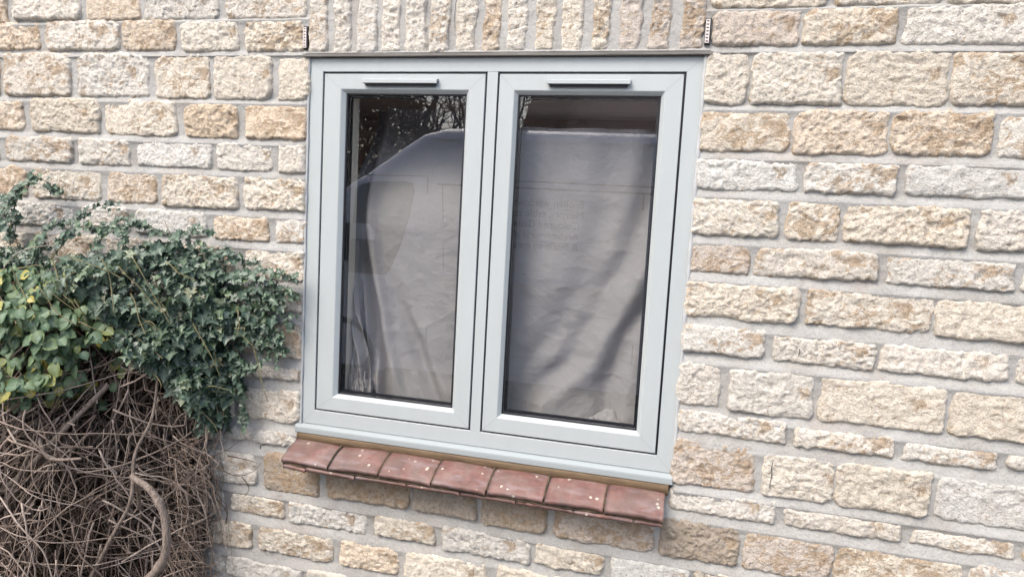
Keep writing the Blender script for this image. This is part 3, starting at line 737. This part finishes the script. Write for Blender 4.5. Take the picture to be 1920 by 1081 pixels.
SPR = {
 'a': [(-1.610, .41), (-1.655, .50), (-1.660, .58), (-1.652, .64), (-1.628, .700), (-1.585, .712), (-1.545, .680), (-1.524, .672)],
 'b': [(-1.80, .50), (-1.735, .535), (-1.665, .575), (-1.70, .52), (-1.705, .45)],
 'c': [(-1.47, .44), (-1.412, .528), (-1.385, .594), (-1.33, .632), (-1.27, .632)],
 'c2': [(-1.44, .50), (-1.38, .555), (-1.31, .560), (-1.235, .538)],
 'd': [(-1.18, .46), (-1.198, .54), (-1.165, .588), (-1.10, .565), (-1.012, .540), (-.93, .515), (-.90, .455)],
 'd2': [(-1.10, .47), (-1.05, .50), (-.98, .50), (-.92, .515), (-.88, .48)],
 'e': [(-.909, .443), (-.808, .440), (-.709, .452), (-.64, .448), (-.60, .437)],
 'f': [(-.78, .40), (-.70, .385), (-.640, .33), (-.625, .285)],
 'f2': [(-.76, .33), (-.70, .27), (-.66, .21), (-.655, .16)],
 'g': [(-.80, .20), (-.76, .14), (-.70, .165), (-.665, .20)],
 'h': [(-1.75, .42), (-1.778, .50), (-1.76, .57), (-1.81, .60)], 'i': [(-1.63, .43), (-1.56, .47), (-1.49, .50), (-1.43, .535)],
 'k': [(-.86, .42), (-.74, .435), (-.67, .41), (-.60, .375)], 'l': [(-.84, .22), (-.80, .12), (-.775, .02), (-.79, -.07)],
 'q': [(-1.30, .45), (-1.29, .52), (-1.26, .575), (-1.22, .60)], 'r': [(-1.52, .44), (-1.54, .51), (-1.50, .56), (-1.45, .575)], 's': [(-1.02, .49), (-1.00, .545), (-.95, .575), (-.90, .565)],
 't': [(-1.70, .44), (-1.735, .52), (-1.72, .60), (-1.735, .66)], 'u': [(-.90, .45), (-.86, .49), (-.80, .485), (-.75, .47)], 'v': [(-.70, .30), (-.665, .25), (-.64, .20)],
 'm': [(-1.66, .60), (-1.665, .66), (-1.62, .70)], 'n': [(-.97, .48), (-.94, .45), (-.86, .50), (-.835, .515)],
 'o': [(-.83, .36), (-.76, .375), (-.70, .34), (-.66, .36)], 'p': [(-.74, .24), (-.69, .225), (-.64, .26)]}
gs = MB(); gtint = []
def smooth_path(pts, per=7):
    out = []
    for i in range(len(pts)-1):
        p0, p1, p2, p3 = pts[max(i-1, 0)], pts[i], pts[i+1], pts[min(i+2, len(pts)-1)]
        for k in range(per):
            u = k/per; out.append(.5*((2*p1)+(p2-p0)*u+(2*p0-5*p1+4*p2-p3)*u*u+(-p0+3*p1-3*p2+p3)*u**3))
    out.append(pts[-1]); return out
for k, pp in SPR.items():
    y0 = -.03-.5*depth_at(pp[0][0])*.5
    pts = smooth_path([Vector((x, y0*(1-i/(len(pp)))-.022-.01*rs.random(), z)) for i, (x, z) in enumerate(pp)])
    gs.tube(pts, lambda t_: .0022-.0012*t_, 5)
    n = len(pts)
    for i in range(2, n):
        for rep in range(2 if i > n*.1 else 1):
            if rs.random() < .22: continue
            p = pts[i]+Vector((rs.gauss(0, .007), -rs.uniform(.002, .014), rs.gauss(0, .007)))
            side = 1 if (i+rep) % 2 else -1
            nrm = Vector((rs.gauss(0, .35), -1, rs.gauss(.5, .3))); tip = Vector((side*rs.uniform(.3, 1.1), -.2, rs.gauss(-.5, .5)))
            L.add(rs.randrange(7), p, frame_at(nrm, tip), (.030-.013*i/n)*rs.uniform(.65, 1.25), min(.93, max(0, rs.gauss(.5, .22))))
for _ in range(60):                      # yellow-green runners among the ivy leaves
    x = rs.uniform(-1.4, -.66); z = rs.uniform(.05, .48)
    if not inside(x, z, P_IVY): continue
    D = depth_at(x); d = Vector((rs.uniform(.3, 1), rs.uniform(-.2, .1), rs.uniform(-.8, .4))).normalized()*rs.uniform(.03, .07)
    p = Vector((x, -.02-D*rs.uniform(.6, 1.02), z)); pts = [p]
    for q in range(4):
        d = d+Vector((rs.gauss(0, .012), rs.gauss(0, .006), -.006+rs.gauss(0, .01))); pts.append(pts[-1]+d*.6)
    if pts[-1].x > -.64: continue
    gs.tube(smooth_path(pts, 4), lambda t_: .0021-.0008*t_, 5)
L.build('leaf', M_ivy, ivy, 260, ivy_var)
o = gs.build('runner', M_gstem, ivy, True); o.location = -ivy.location; set_attr(o, 'tint', [random.Random(int(v_.co.x*40)).random() for v_ in o.data.vertices]); o['kind'] = 'stuff'

bram = tag(empty('bramble', (-1.5, -.3, GZ)), 'bramble with rounded green and yellowing leaves at the far left below the ivy', 'bramble')
L = Leaves(); cnt = 0
while cnt < 2300:
    x = rs.uniform(-1.95, -1.05); z = rs.uniform(-.10, .42)
    if not inside(x, z, P_BRA): continue
    e = edge_dist(x, z, P_BRA)
    if rs.random() > .3+e/.07: continue
    if noise.noise(Vector((x*8, z*8, 9))) < -.22 and rs.random() < .85: continue
    # sparser toward the lower right where bare stems show
    if z < .18 and x > -1.25 and rs.random() < .5: continue
    D = depth_at(x)*1.2*min(1, .5+e/.15)
    y = -.03-D*(rs.random()**.5)
    if z > .33: y *= .8
    low = ss((.24-z)/.22)
    for q in range(3):
        an = (q-1)*.95
        nrm = Vector((rs.gauss(0, .3), -1, rs.gauss(.55, .3))); tip = Vector((math.sin(an)+rs.gauss(0, .2), -.2, -math.cos(an)+rs.gauss(0, .3)))
        tint = min(.8, max(0, rs.gauss(.45, .2)))
        if rs.random() < .07+.30*low: tint = rs.uniform(.78, .97)
        if rs.random() < .03*low: tint = 1
        L.add(rs.randrange(6), (x+rs.gauss(0, .01), y, z+rs.gauss(0, .01)), frame_at(nrm, tip), rs.uniform(.024, .046), tint); cnt += 1
L.build('leaf', M_bram, bram, 230, bra_var)

# ------------------------------------------------------------------ the tangle of dry climbing stems
tang = tag(empty('dry_climber', (-1.3, -.2, GZ)), 'tangled heap of bare brown woody climber stems below the ivy, bottom left', 'dead climber')
def tangle_depth(x, z):
    d = .05+.35*ss((-.89-x)/.42)
    return d*(1-.45*ss((z-.02)/.25))
st = MB(); tints = []
def stem(p, d, n, seg, r, curve, grav, tint, mb=st):
    pts = [p]; d = d.normalized()
    cv = Vector((rs.gauss(0, curve), rs.gauss(0, curve*.5), rs.gauss(0, curve)))
    for q in range(n):
        d = (d+cv+Vector((rs.gauss(0, .12), rs.gauss(0, .08), rs.gauss(0, .12)-grav))).normalized()
        np_ = pts[-1]+d*seg
        mx = -tangle_depth(np_.x, np_.z)-.03
        if np_.y < mx: np_.y = mx; d.y = abs(d.y)*.3
        if np_.y > -.02: np_.y = -.02; d.y = -abs(d.y)*.3
        if np_.x > -.925+.13*noise.noise(Vector((np_.z*6, 2, 2))) and d.x > 0: d.x *= rs.choice((-.6, -.2, .3))
        pts.append(np_)
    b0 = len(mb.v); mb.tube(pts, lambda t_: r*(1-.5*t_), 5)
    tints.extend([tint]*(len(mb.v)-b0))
cnt = 0
while cnt < 1900:
    x = rs.uniform(-2.0, -.80); z = rs.uniform(-.93, .27)
    if not inside(x, z, P_STM): continue
    D = tangle_depth(x, z)
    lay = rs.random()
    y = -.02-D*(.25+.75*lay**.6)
    # above, stems fan out of one point; lower they criss-cross
    if rs.random() < (.85 if z > -.2 else .55):
        fan = Vector((x-(-1.02), 0, z-.40)); d = Vector((fan.x*1.0+rs.gauss(0, .15), rs.gauss(-.1, .15), fan.z))
    else:
        an = rs.gauss(math.pi/2, .75); d = Vector((math.cos(an), rs.gauss(0, .3), math.sin(an)*rs.choice((-1, 1))))
    if x > -.98: d.x = -abs(d.x)
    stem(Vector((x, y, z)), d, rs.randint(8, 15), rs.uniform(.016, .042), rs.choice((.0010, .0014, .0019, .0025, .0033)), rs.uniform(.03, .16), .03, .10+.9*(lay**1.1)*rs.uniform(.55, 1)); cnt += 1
for _ in range(90):                       # long arching loops in front
    x = rs.uniform(-1.75, -.98); z = rs.uniform(-.55, .1); an = rs.uniform(0, 6.28)
    stem(Vector((x, -.03-tangle_depth(x, z)*.98, z)), Vector((math.cos(an), -.1, math.sin(an))), 22, .028, rs.uniform(.002, .0034), .13, .01, rs.uniform(.6, 1))
for _ in range(330):                      # wispy ends poking out at the right edge
    z = rs.uniform(-.7, -.12); x = rs.uniform(-1.04, -.94)
    d = Vector((rs.uniform(.4, 1), rs.gauss(-.2, .3), rs.gauss(0, .6))).normalized()
    pts = [Vector((x, -.04-rs.random()*.12, z))]
    for q in range(6): d = (d+Vector((rs.gauss(0, .12), rs.gauss(0, .1), rs.gauss(-.05, .15)))).normalized(); pts.append(pts[-1]+d*rs.uniform(.008, .024))
    b0 = len(st.v); st.tube(pts, lambda t_: .0012*(1-.5*t_), 4); tints.extend([rs.uniform(.2, .8)]*(len(st.v)-b0))
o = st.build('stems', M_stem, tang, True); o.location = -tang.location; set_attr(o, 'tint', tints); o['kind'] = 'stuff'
def limb(pts, r0, r1, name='branch', knots=0):
    m = MB(); pts = smooth_path([Vector(p) for p in pts], 8)
    kn = [.22, .48, .74][:knots]
    m.tube(pts, lambda t_: (r0+(r1-r0)*t_)*(1+.28*sum(math.exp(-((t_-q)/.018)**2) for q in kn)+.05*noise.noise(Vector((t_*30, r0*99, 0)))), 12)
    o = m.build(name, M_vine, tang, True); o.location = -tang.location; return o
limb([(-1.06, -.20, -.34), (-1.02, -.25, -.24), (-.972, -.31, -.178), (-.925, -.37, -.150), (-.880, -.40, -.142), (-.828, -.41, -.158), (-.790, -.41, -.205), (-.775, -.41, -.265), (-.775, -.41, -.330), (-.800, -.41, -.385), (-.86, -.40, -.450), (-.95, -.36, -.56), (-1.0, -.3, -.93)], .0060, .0145, 'looping_vine', 3)
limb([(-1.02, -.16, .16), (-1.01, -.20, -.02), (-1.04, -.24, -.14), (-1.03, -.27, -.28), (-1.10, -.28, -.42), (-1.2, -.3, -.65), (-1.25, -.28, -.93)], .004, .007)
limb([(-1.12, -.26, .08), (-1.22, -.33, -.06), (-1.33, -.36, -.19), (-1.47, -.35, -.30), (-1.62, -.32, -.37), (-1.8, -.3, -.4)], .007, .011)
limb([(-1.72, -.30, -.02), (-1.66, -.34, -.20), (-1.60, -.35, -.42), (-1.63, -.33, -.7), (-1.6, -.28, -.93)], .006, .010)
limb([(-1.86, -.34, -.20), (-1.62, -.37, -.295), (-1.42, -.38, -.315), (-1.36, -.38, -.25), (-1.30, -.36, -.10)], .007, .005)
limb([(-1.28, -.36, -.08), (-1.22, -.38, -.13), (-1.10, -.38, -.115)], .006, .004)
limb([(-1.45, -.33, -.05), (-1.40, -.37, -.35), (-1.48, -.36, -.62), (-1.45, -.3, -.93)], .005, .009)
# brown leaf litter caught deep inside
LT = MB(); tt = []; cnt = 0
while cnt < 9000:
    x = rs.uniform(-2.0, -.90); z = rs.uniform(-.95, .36)
    if x > -.955+.10*noise.noise(Vector((z*6, 2, 2))) and z < 0: continue
    if not (inside(x, z, P_STM) or inside(x, z, P_BRA) or (inside(x, z, P_IVY) and x < -.80)): continue
    D = tangle_depth(x, z) if z < .1 else depth_at(x)
    y = -.015-D*rs.uniform(0, .55)
    s_ = rs.uniform(.008, .024); a = Vector((rs.gauss(0, 1), rs.gauss(0, 1), rs.gauss(0, 1))).normalized(); c = a.cross(Vector((rs.gauss(0, 1), rs.gauss(0, 1), rs.gauss(0, 1)))).normalized()
    p = Vector((x, y, z)); LT.add([p-a*s_, p-c*s_*.5, p+a*s_, p+c*s_*.5], [(0, 1, 2, 3)]); tt += [rs.random()]*4; cnt += 1
o = LT.build('leaf_litter', M_litter, tang); o.location = -tang.location; set_attr(o, 'tint', tt); o['kind'] = 'stuff'
# a lone dry twig lying across the wall beside the heap
tw = MB()
for pts in ([(-.90, -.10, -.19), (-.84, -.06, -.155), (-.80, -.04, -.12)], [(-.86, -.10, -.20), (-.80, -.07, -.235), (-.755, -.045, -.225), (-.73, -.03, -.195)],
            [(-.84, -.06, -.175), (-.78, -.035, -.19), (-.74, -.03, -.20)], [(-.79, -.05, -.245), (-.775, -.03, -.29), (-.80, -.03, -.33)]):
    tw.tube(smooth_path([Vector(p) for p in pts], 6), lambda t_: .0017-.0009*t_, 5)
o = tw.build('twigs', M_litter, tang, True); o.location = -tang.location; set_attr(o, 'tint', [.7]*len(o.data.vertices))
# bent wire sticking out of a joint
m = MB(); m.tube(smooth_path([Vector(p) for p in ((-.742, -.018, -.152), (-.735, -.03, -.137), (-.722, -.04, -.130), (-.712, -.035, -.126))], 6), .0016, 6)
tag(m.build('wall_tie', M_black), 'short bent dark wire poking from the mortar joint left of the tile sill', 'wire')

# ------------------------------------------------------------------ what the glass reflects: van, hedge, bare trees, house opposite
M_van, t, b = mat('white_van_paint', (.66, .68, .74), .3, spec=.5)
M_vglass, t, b = mat('dark_van_glass', (.02, .022, .025), .05, spec=.7)
M_vtrim, t, b = mat('van_black_trim', (.03, .03, .032), .6)
M_vline, t, b = mat('van_panel_gap', (.12, .12, .13), .6)
M_txt, t, b = mat('van_lettering', (.13, .14, .19), .5)
M_rim, t, b = mat('van_steel_rim', (.35, .35, .36), .4, 1)
M_lamp, t, b = mat('van_lamp_lens', (.6, .62, .65), .1, spec=.6)
VY = -3.5                                  # the side of the van that faces the house
van = tag(empty('parked_van', (-.4, VY-.95, GZ)), 'white high-roofed panel van with lettering, seen reflected in the window panes', 'van')
def vb(m, name, mats, smooth=False):
    o = m.build(name, mats, van, smooth); o.location = -van.location; return o
roof_line = [(-3.02, .05), (-2.98, .38), (-2.80, .56), (-2.42, .88), (-2.37, .905), (-1.99, 1.165), (-1.82, 1.285), (-1.66, 1.385), (-1.48, 1.43), (-1.25, 1.437), (-.8, 1.43), (.3, 1.42), (1.6, 1.40), (2.36, 1.37), (2.46, 1.30), (2.50, 1.0), (2.50, -.55)]
def roof_z(x):
    for (a, za), (c, zc) in zip(roof_line, roof_line[1:]):
        if a <= x <= c: return za+(zc-za)*(x-a)/max(1e-6, c-a)
    return -.55
xsv = sorted(set([a for a, _ in roof_line]+[-3.02+.06*i for i in range(92)])); xsv = [x for x in xsv if x <= 2.5]
HWV = .95; sec = []
for x in xsv:
    zt = roof_z(x); nose = max(0, (-2.4-x)/.62); tail = max(0, (x-2.38)/.12)
    hw = HWV-.18*nose**2-.03*tail
    row = []
    for s in (1, -1):
        side = [(.985, -.74), (1, -.60), (1.0, -.2), (1.0, .16), (.992, .5), (.975, .85)]
        pts = [(hw*k, min(zz, zt-.02*i)) for i, (k, zz) in enumerate(side)]
        rz = [(.962, zt-.125), (.945, zt-.10), (.925, zt-.062), (.88, zt-.026), (.78, zt-.006), (.4, zt+.008)] if zt > 1.0 else [(.965, zt-.06), (.95, zt-.05), (.93, zt-.035), (.88, zt-.018), (.75, zt-.004), (.4, zt+.004)]
        pts = [(a, zz) for a, zz in pts]+[(hw*k, zz) for k, zz in rz]
        for i in range(1, len(pts)):
            if pts[i][1] < pts[i-1][1]: pts[i] = (pts[i][0], pts[i-1][1]+.0005)
        row.append([(x, VY-HWV+s*a, zz) for a, zz in pts])
    sec.append(row[0]+row[1][::-1])
nv = len(sec[0]); vs = [p for r_ in sec for p in r_]
fs = [(i*nv+j, (i+1)*nv+j, (i+1)*nv+j+1, i*nv+j+1) for i in range(len(sec)-1) for j in range(nv-1)]+[tuple(range(nv)), tuple((len(sec)-1)*nv+j for j in range(nv-1, -1, -1))]
m = MB(); m.add(vs, fs); vb(m, 'body', M_van, True)
m = MB(); e = .004
def side_poly(m, pts, off=e, mi=0, side=1):
    vsx = []
    for x, z in pts:
        k = 1.0 if z < .16 else (1-.008*(z-.16)/.34 if z < .5 else (.992-.017*(z-.5)/.35 if z < .85 else .975-.013*(z-.85)/.3))
        vsx.append((x, VY-HWV+side*(HWV*k+off), z))
    m.add(vsx, [tuple(range(len(pts)))], mi)
W1 = [(-2.30, .12), (-2.26, .86), (-2.22, .90), (-2.08, .935), (-1.78, .945), (-1.72, .93), (-1.70, .86), (-1.74, .62), (-1.80, .40), (-1.88, .20), (-1.93, .12)]
for s in (1, -1): side_poly(m, W1, .004, 0, s)
m.add([(-2.36, VY-.14, .925), (-2.36, VY-1.76, .925), (-1.98, VY-1.72, 1.182), (-1.98, VY-.18, 1.182)], [(0, 1, 2, 3)])
m.add([(-2.745, VY-.15, .62), (-2.745, VY-1.75, .62), (-2.40, VY-1.76, .905), (-2.40, VY-.14, .905)], [(0, 1, 2, 3)])
vb(m, 'window', M_vglass)
m = MB()
def side_line(m, x0, z0, x1, z1, w):
    dx, dz = x1-x0, z1-z0; l = math.hypot(dx, dz); nx_, nz_ = -dz/l*w, dx/l*w
    for s in (1, -1): side_poly(m, [(x0-nx_, z0-nz_), (x1-nx_, z1-nz_), (x1+nx_, z1+nz_), (x0+nx_, z0+nz_)], .003, 0, s)
side_line(m, -1.59, .99, -1.53, -.45, .006); side_line(m, -2.25, .985, -1.59, .995, .005)
side_line(m, -.9, .985, 2.4, .965, .006); side_line(m, -1.5, .93, 2.4, .92, .008); side_line(m, -2.5, .80, -2.44, -.3, .005); side_line(m, .25, .92, .25, -.45, .006); side_line(m, -1.45, .93, -1.40, .2, .005)
vb(m, 'panel_gap', M_vline)
m = MB()
for s in (1, -1):
    yy = VY-HWV+s*(HWV+.0); a, c = sorted((yy-s*.005, yy+s*.034))
    m.box(-1.45, .95, a, c, .125, .160); m.box(-1.9, .9, a, c, -.735, -.70, 1)
    g = VY-HWV+s*HWV*.962; a, c = sorted((g-s*.01, g+s*.010)); m.box(-1.6, 2.3, a, c, 1.305, 1.318)
vb(m, 'side_moulding', [M_van, M_vtrim])
def wheel(x, s):
    w = empty('wheel', (0, 0, 0), van); y = VY-HWV+s*(HWV-.10); w.location = Vector((x, y, GZ+.34))-van.location
    for nm, mt, rr, rt, hy in (('tyre', M_vtrim, .34, .22, .11), ('rim', M_rim, .21, .03, .09)):
        m = MB(); k = 32; prof = [(rt, -hy*.8), (rr*.94, -hy), (rr, -hy*.7), (rr, hy*.7), (rr*.94, hy), (rt, hy*.8)]
        vs = [(math.cos(2*math.pi*i/k)*r_, yy, math.sin(2*math.pi*i/k)*r_) for i in range(k) for r_, yy in prof]; q = len(prof)
        m.add(vs, [(i*q+j, ((i+1) % k)*q+j, ((i+1) % k)*q+j+1, i*q+j+1) for i in range(k) for j in range(q-1)]+[tuple(i*q for i in range(k)), tuple(i*q+q-1 for i in range(k-1, -1, -1))])
        m.build(nm, mt, w, True)
for x in (-2.35, 1.35):
    for s in (1, -1): wheel(x, s)
m = MB(); m.box(-3.10, -2.85, VY-1.75, VY-.15, -.58, -.18); m.box(-3.045, -2.96, VY-1.45, VY-.45, -.1, .12); vb(m, 'bumper', M_vtrim)
for s in (-1, 1):
    m = MB(); c = VY-.95+s*.66; m.add([(-3.03, c-.12, .02), (-3.03, c+.12, .02), (-2.97, c+.12, .36), (-2.97, c-.12, .34), (-2.90, c+s*.13, .1), (-2.88, c+s*.13, .38)], [(0, 1, 2, 3), (1, 4, 5, 2)] if s > 0 else [(0, 1, 2, 3), (0, 3, 5, 4)])
    vb(m, 'headlight', M_lamp)
    yy = VY-HWV+s*(HWV+.12); m = MB(); m.box(-2.36, -2.28, yy-.10, yy+.10, .28, .56); m.box(-2.33, -2.30, yy-s*.2-.05, yy-s*.2+.10, .22, .30); vb(m, 'mirror', M_vtrim)
txt = ['Broken windows', 'Mirrors, table tops', 'Coloured Glass', 'Architectural glass', '& made to measure']
for i, s in enumerate(txt):
    cu = bpy.data.curves.new('lettering', 'FONT'); cu.body = s; cu.size = .088; cu.extrude = .0006
    tmp = bpy.data.objects.new('lettering', cu); link(tmp); bpy.context.view_layer.update()
    me = bpy.data.meshes.new_from_object(tmp.evaluated_get(bpy.context.evaluated_depsgraph_get())); bpy.data.objects.remove(tmp)
    me.materials.clear(); me.materials.append(M_txt)
    o = bpy.data.objects.new('lettering', me); link(o, van)
    zz = .785-.088*i
    yv = VY-HWV+HWV*(.992-.017*max(0, (zz-.5))/.35 if zz > .5 else 1-.008*max(0, zz-.16)/.34)+.012
    o.matrix_local = Matrix.Translation(Vector((-.215-(.03 if i in (2, 3, 4) else 0), yv, zz))-van.location) @ Matrix(((-1, 0, 0, 0), (0, 0, 1, 0), (0, 1, 0, 0), (0, 0, 0, 1)))

# house opposite, brown tiled roof whose courses show in the right-hand pane
M_rtile, t, b = mat('brown_roof_tile', rough=.8)
t.links.new(ramp(t, noise_n(t, coords(t), 6, 5, .7), [(.3, (.17, .115, .10)), (.7, (.25, .175, .15))]), b.inputs['Base Color'])
M_brick, t, b = mat('buff_brick', (.30, .23, .17), .9)
M_fasc, t, b = mat('dark_fascia', (.06, .045, .04), .7)
oh = tag(empty('house_opposite', (3, -15, GZ)), 'house with a dark brown tiled roof, reflected above the van in the right-hand pane', 'house')
m = MB(); m.box(-2.9, 9.5, -19, -12.6, GZ, 1.95)
m.add([(-2.9, -12.6, 1.95), (-2.9, -19, 1.95), (-2.9, -15.8, 4.9)], [(0, 1, 2)]); m.add([(9.5, -12.6, 1.95), (9.5, -19, 1.95), (9.5, -15.8, 4.9)], [(0, 2, 1)])
o = m.build('wall', M_brick, oh); o.location = -oh.location
m = MB(); nr = 30
for i in range(nr):
    for s in (1, -1):
        ya, yb = (-12.3-3.5*i/nr, -12.3-3.5*(i+1)/nr) if s > 0 else (-19.3+3.5*i/nr, -19.3+3.5*(i+1)/nr)
        za, zb = 1.78+3.3*i/nr, 1.78+3.3*(i+1)/nr
        m.add([(-3.2, ya, za+.014), (9.8, ya, za+.014), (9.8, yb, zb+.004), (-3.2, yb, zb+.004), (-3.2, ya, za-.003), (9.8, ya, za-.003)], [(0, 1, 2, 3), (4, 5, 1, 0)])
o = m.build('roof', M_rtile, oh); o.location = -oh.location
m = MB(); m.box(-3.2, 9.8, -12.32, -12.26, 1.62, 1.79)
o = m.build('fascia', M_fasc, oh); o.location = -oh.location
for wx in (-1.2, 2.2, 5.6):
    m = MB(); m.box(wx, wx+1.3, -12.62, -12.56, .0, 1.3); o = m.build('window', M_vglass, oh); o.location = -oh.location
m = MB(); m.box(7.6, 8.4, -16.3, -15.5, 4.3, 5.9); o = m.build('chimney', M_brick, oh); o.location = -oh.location

M_bark, t, b = mat('dark_bark', (.035, .027, .022), .9)
M_hedge, t, b = mat('winter_hedge_leaf', rough=.7)
at = N(t, 'ShaderNodeAttribute', attribute_name='tint')
t.links.new(ramp(t, at.outputs['Fac'], [(0, (.12, .08, .066)), (.6, (.18, .13, .10)), (1, (.25, .18, .14))]), b.inputs['Base Color'])
def bare_tree(x, y, h, seed, label):
    rt = random.Random(seed); tr_ = tag(empty('bare_tree', (x, y, GZ)), label, 'tree', 'bare trees behind the van')
    trunk = MB(); twigs = MB()
    def grow(p, d, l, r, k):
        pts = [p]; dd = d.copy(); n = 5
        for i in range(n):
            dd = (dd+Vector((rt.gauss(0, .13), rt.gauss(0, .13), rt.gauss(.02, .1)))).normalized(); pts.append(pts[-1]+dd*l/n)
        (trunk if k < 2 else twigs).tube(pts, lambda t_: r*(1-.4*t_), 6 if k < 2 else 3)
        if k >= 6: return
        for q in range(3 if k < 5 else 4):
            at_ = pts[rt.randint(2, n)]; nd = (dd*.75+Vector((rt.gauss(0, .6), rt.gauss(0, .6), rt.gauss(.15, .45)))).normalized()
            grow(at_, nd, l*rt.uniform(.6, .8), r*rt.uniform(.45, .62), k+1)
    grow(Vector((0, 0, 0)), Vector((0, 0, 1)), h*.34, h*.02, 0)
    trunk.build('trunk', M_bark, tr_); twigs.build('crown', M_bark, tr_)
bare_tree(-4.75, -12.8, 8.5, 4, 'bare winter tree left of the brown roof, its twigs reflected in the left pane')
bare_tree(-3.75, -14.5, 8, 9, 'bare winter tree nearest the brown roof, reflected at the top right of the left pane')
bare_tree(-5.9, -13.6, 9, 15, 'bare winter tree furthest from the brown roof, standing in the hedge')
bare_tree(-5.2, -17.5, 10, 23, 'taller bare winter tree standing farthest back behind the hedge')
hg = MB(); tt = []; rh = random.Random(8)
for i in range(62000):
    x = rh.uniform(-14, -3.6) if rh.random() < .5 else rh.uniform(-7.5, -4); top = 5.0 if x < -5.8 else 5.0-(x+5.8)*5.5
    top += .5*noise.noise(Vector((x*1.3, 0, 0))); top = max(top, 2.25)
    z = GZ+(top-GZ)*rh.random()**.65; y = rh.uniform(-13.6, -12.3)
    if x > -7.4 and z > 2.0 and rh.random() < .30+.25*ss((x+6.6)/1.0): continue
    s_ = rh.uniform(.03, .085); a = Vector((rh.gauss(0, 1), rh.gauss(0, 1), rh.gauss(0, 1))).normalized(); c = a.cross(Vector((rh.gauss(0, 1), rh.gauss(0, 1), rh.gauss(0, 1)))).normalized()
    p = Vector((x, y, z)); hg.add([p-a*s_, p-c*s_*.6, p+a*s_, p+c*s_*.6], [(0, 1, 2, 3)]); tt += [rh.random()]*4
hedge = tag(empty('hedge', (-9.6, -12.95, GZ)), 'dark brown-green winter hedge reflected along the upper left of the left pane', 'hedge')
o = hg.build('foliage', M_hedge, hedge); o.location = -hedge.location; set_attr(o, 'tint', tt); o['kind'] = 'stuff'
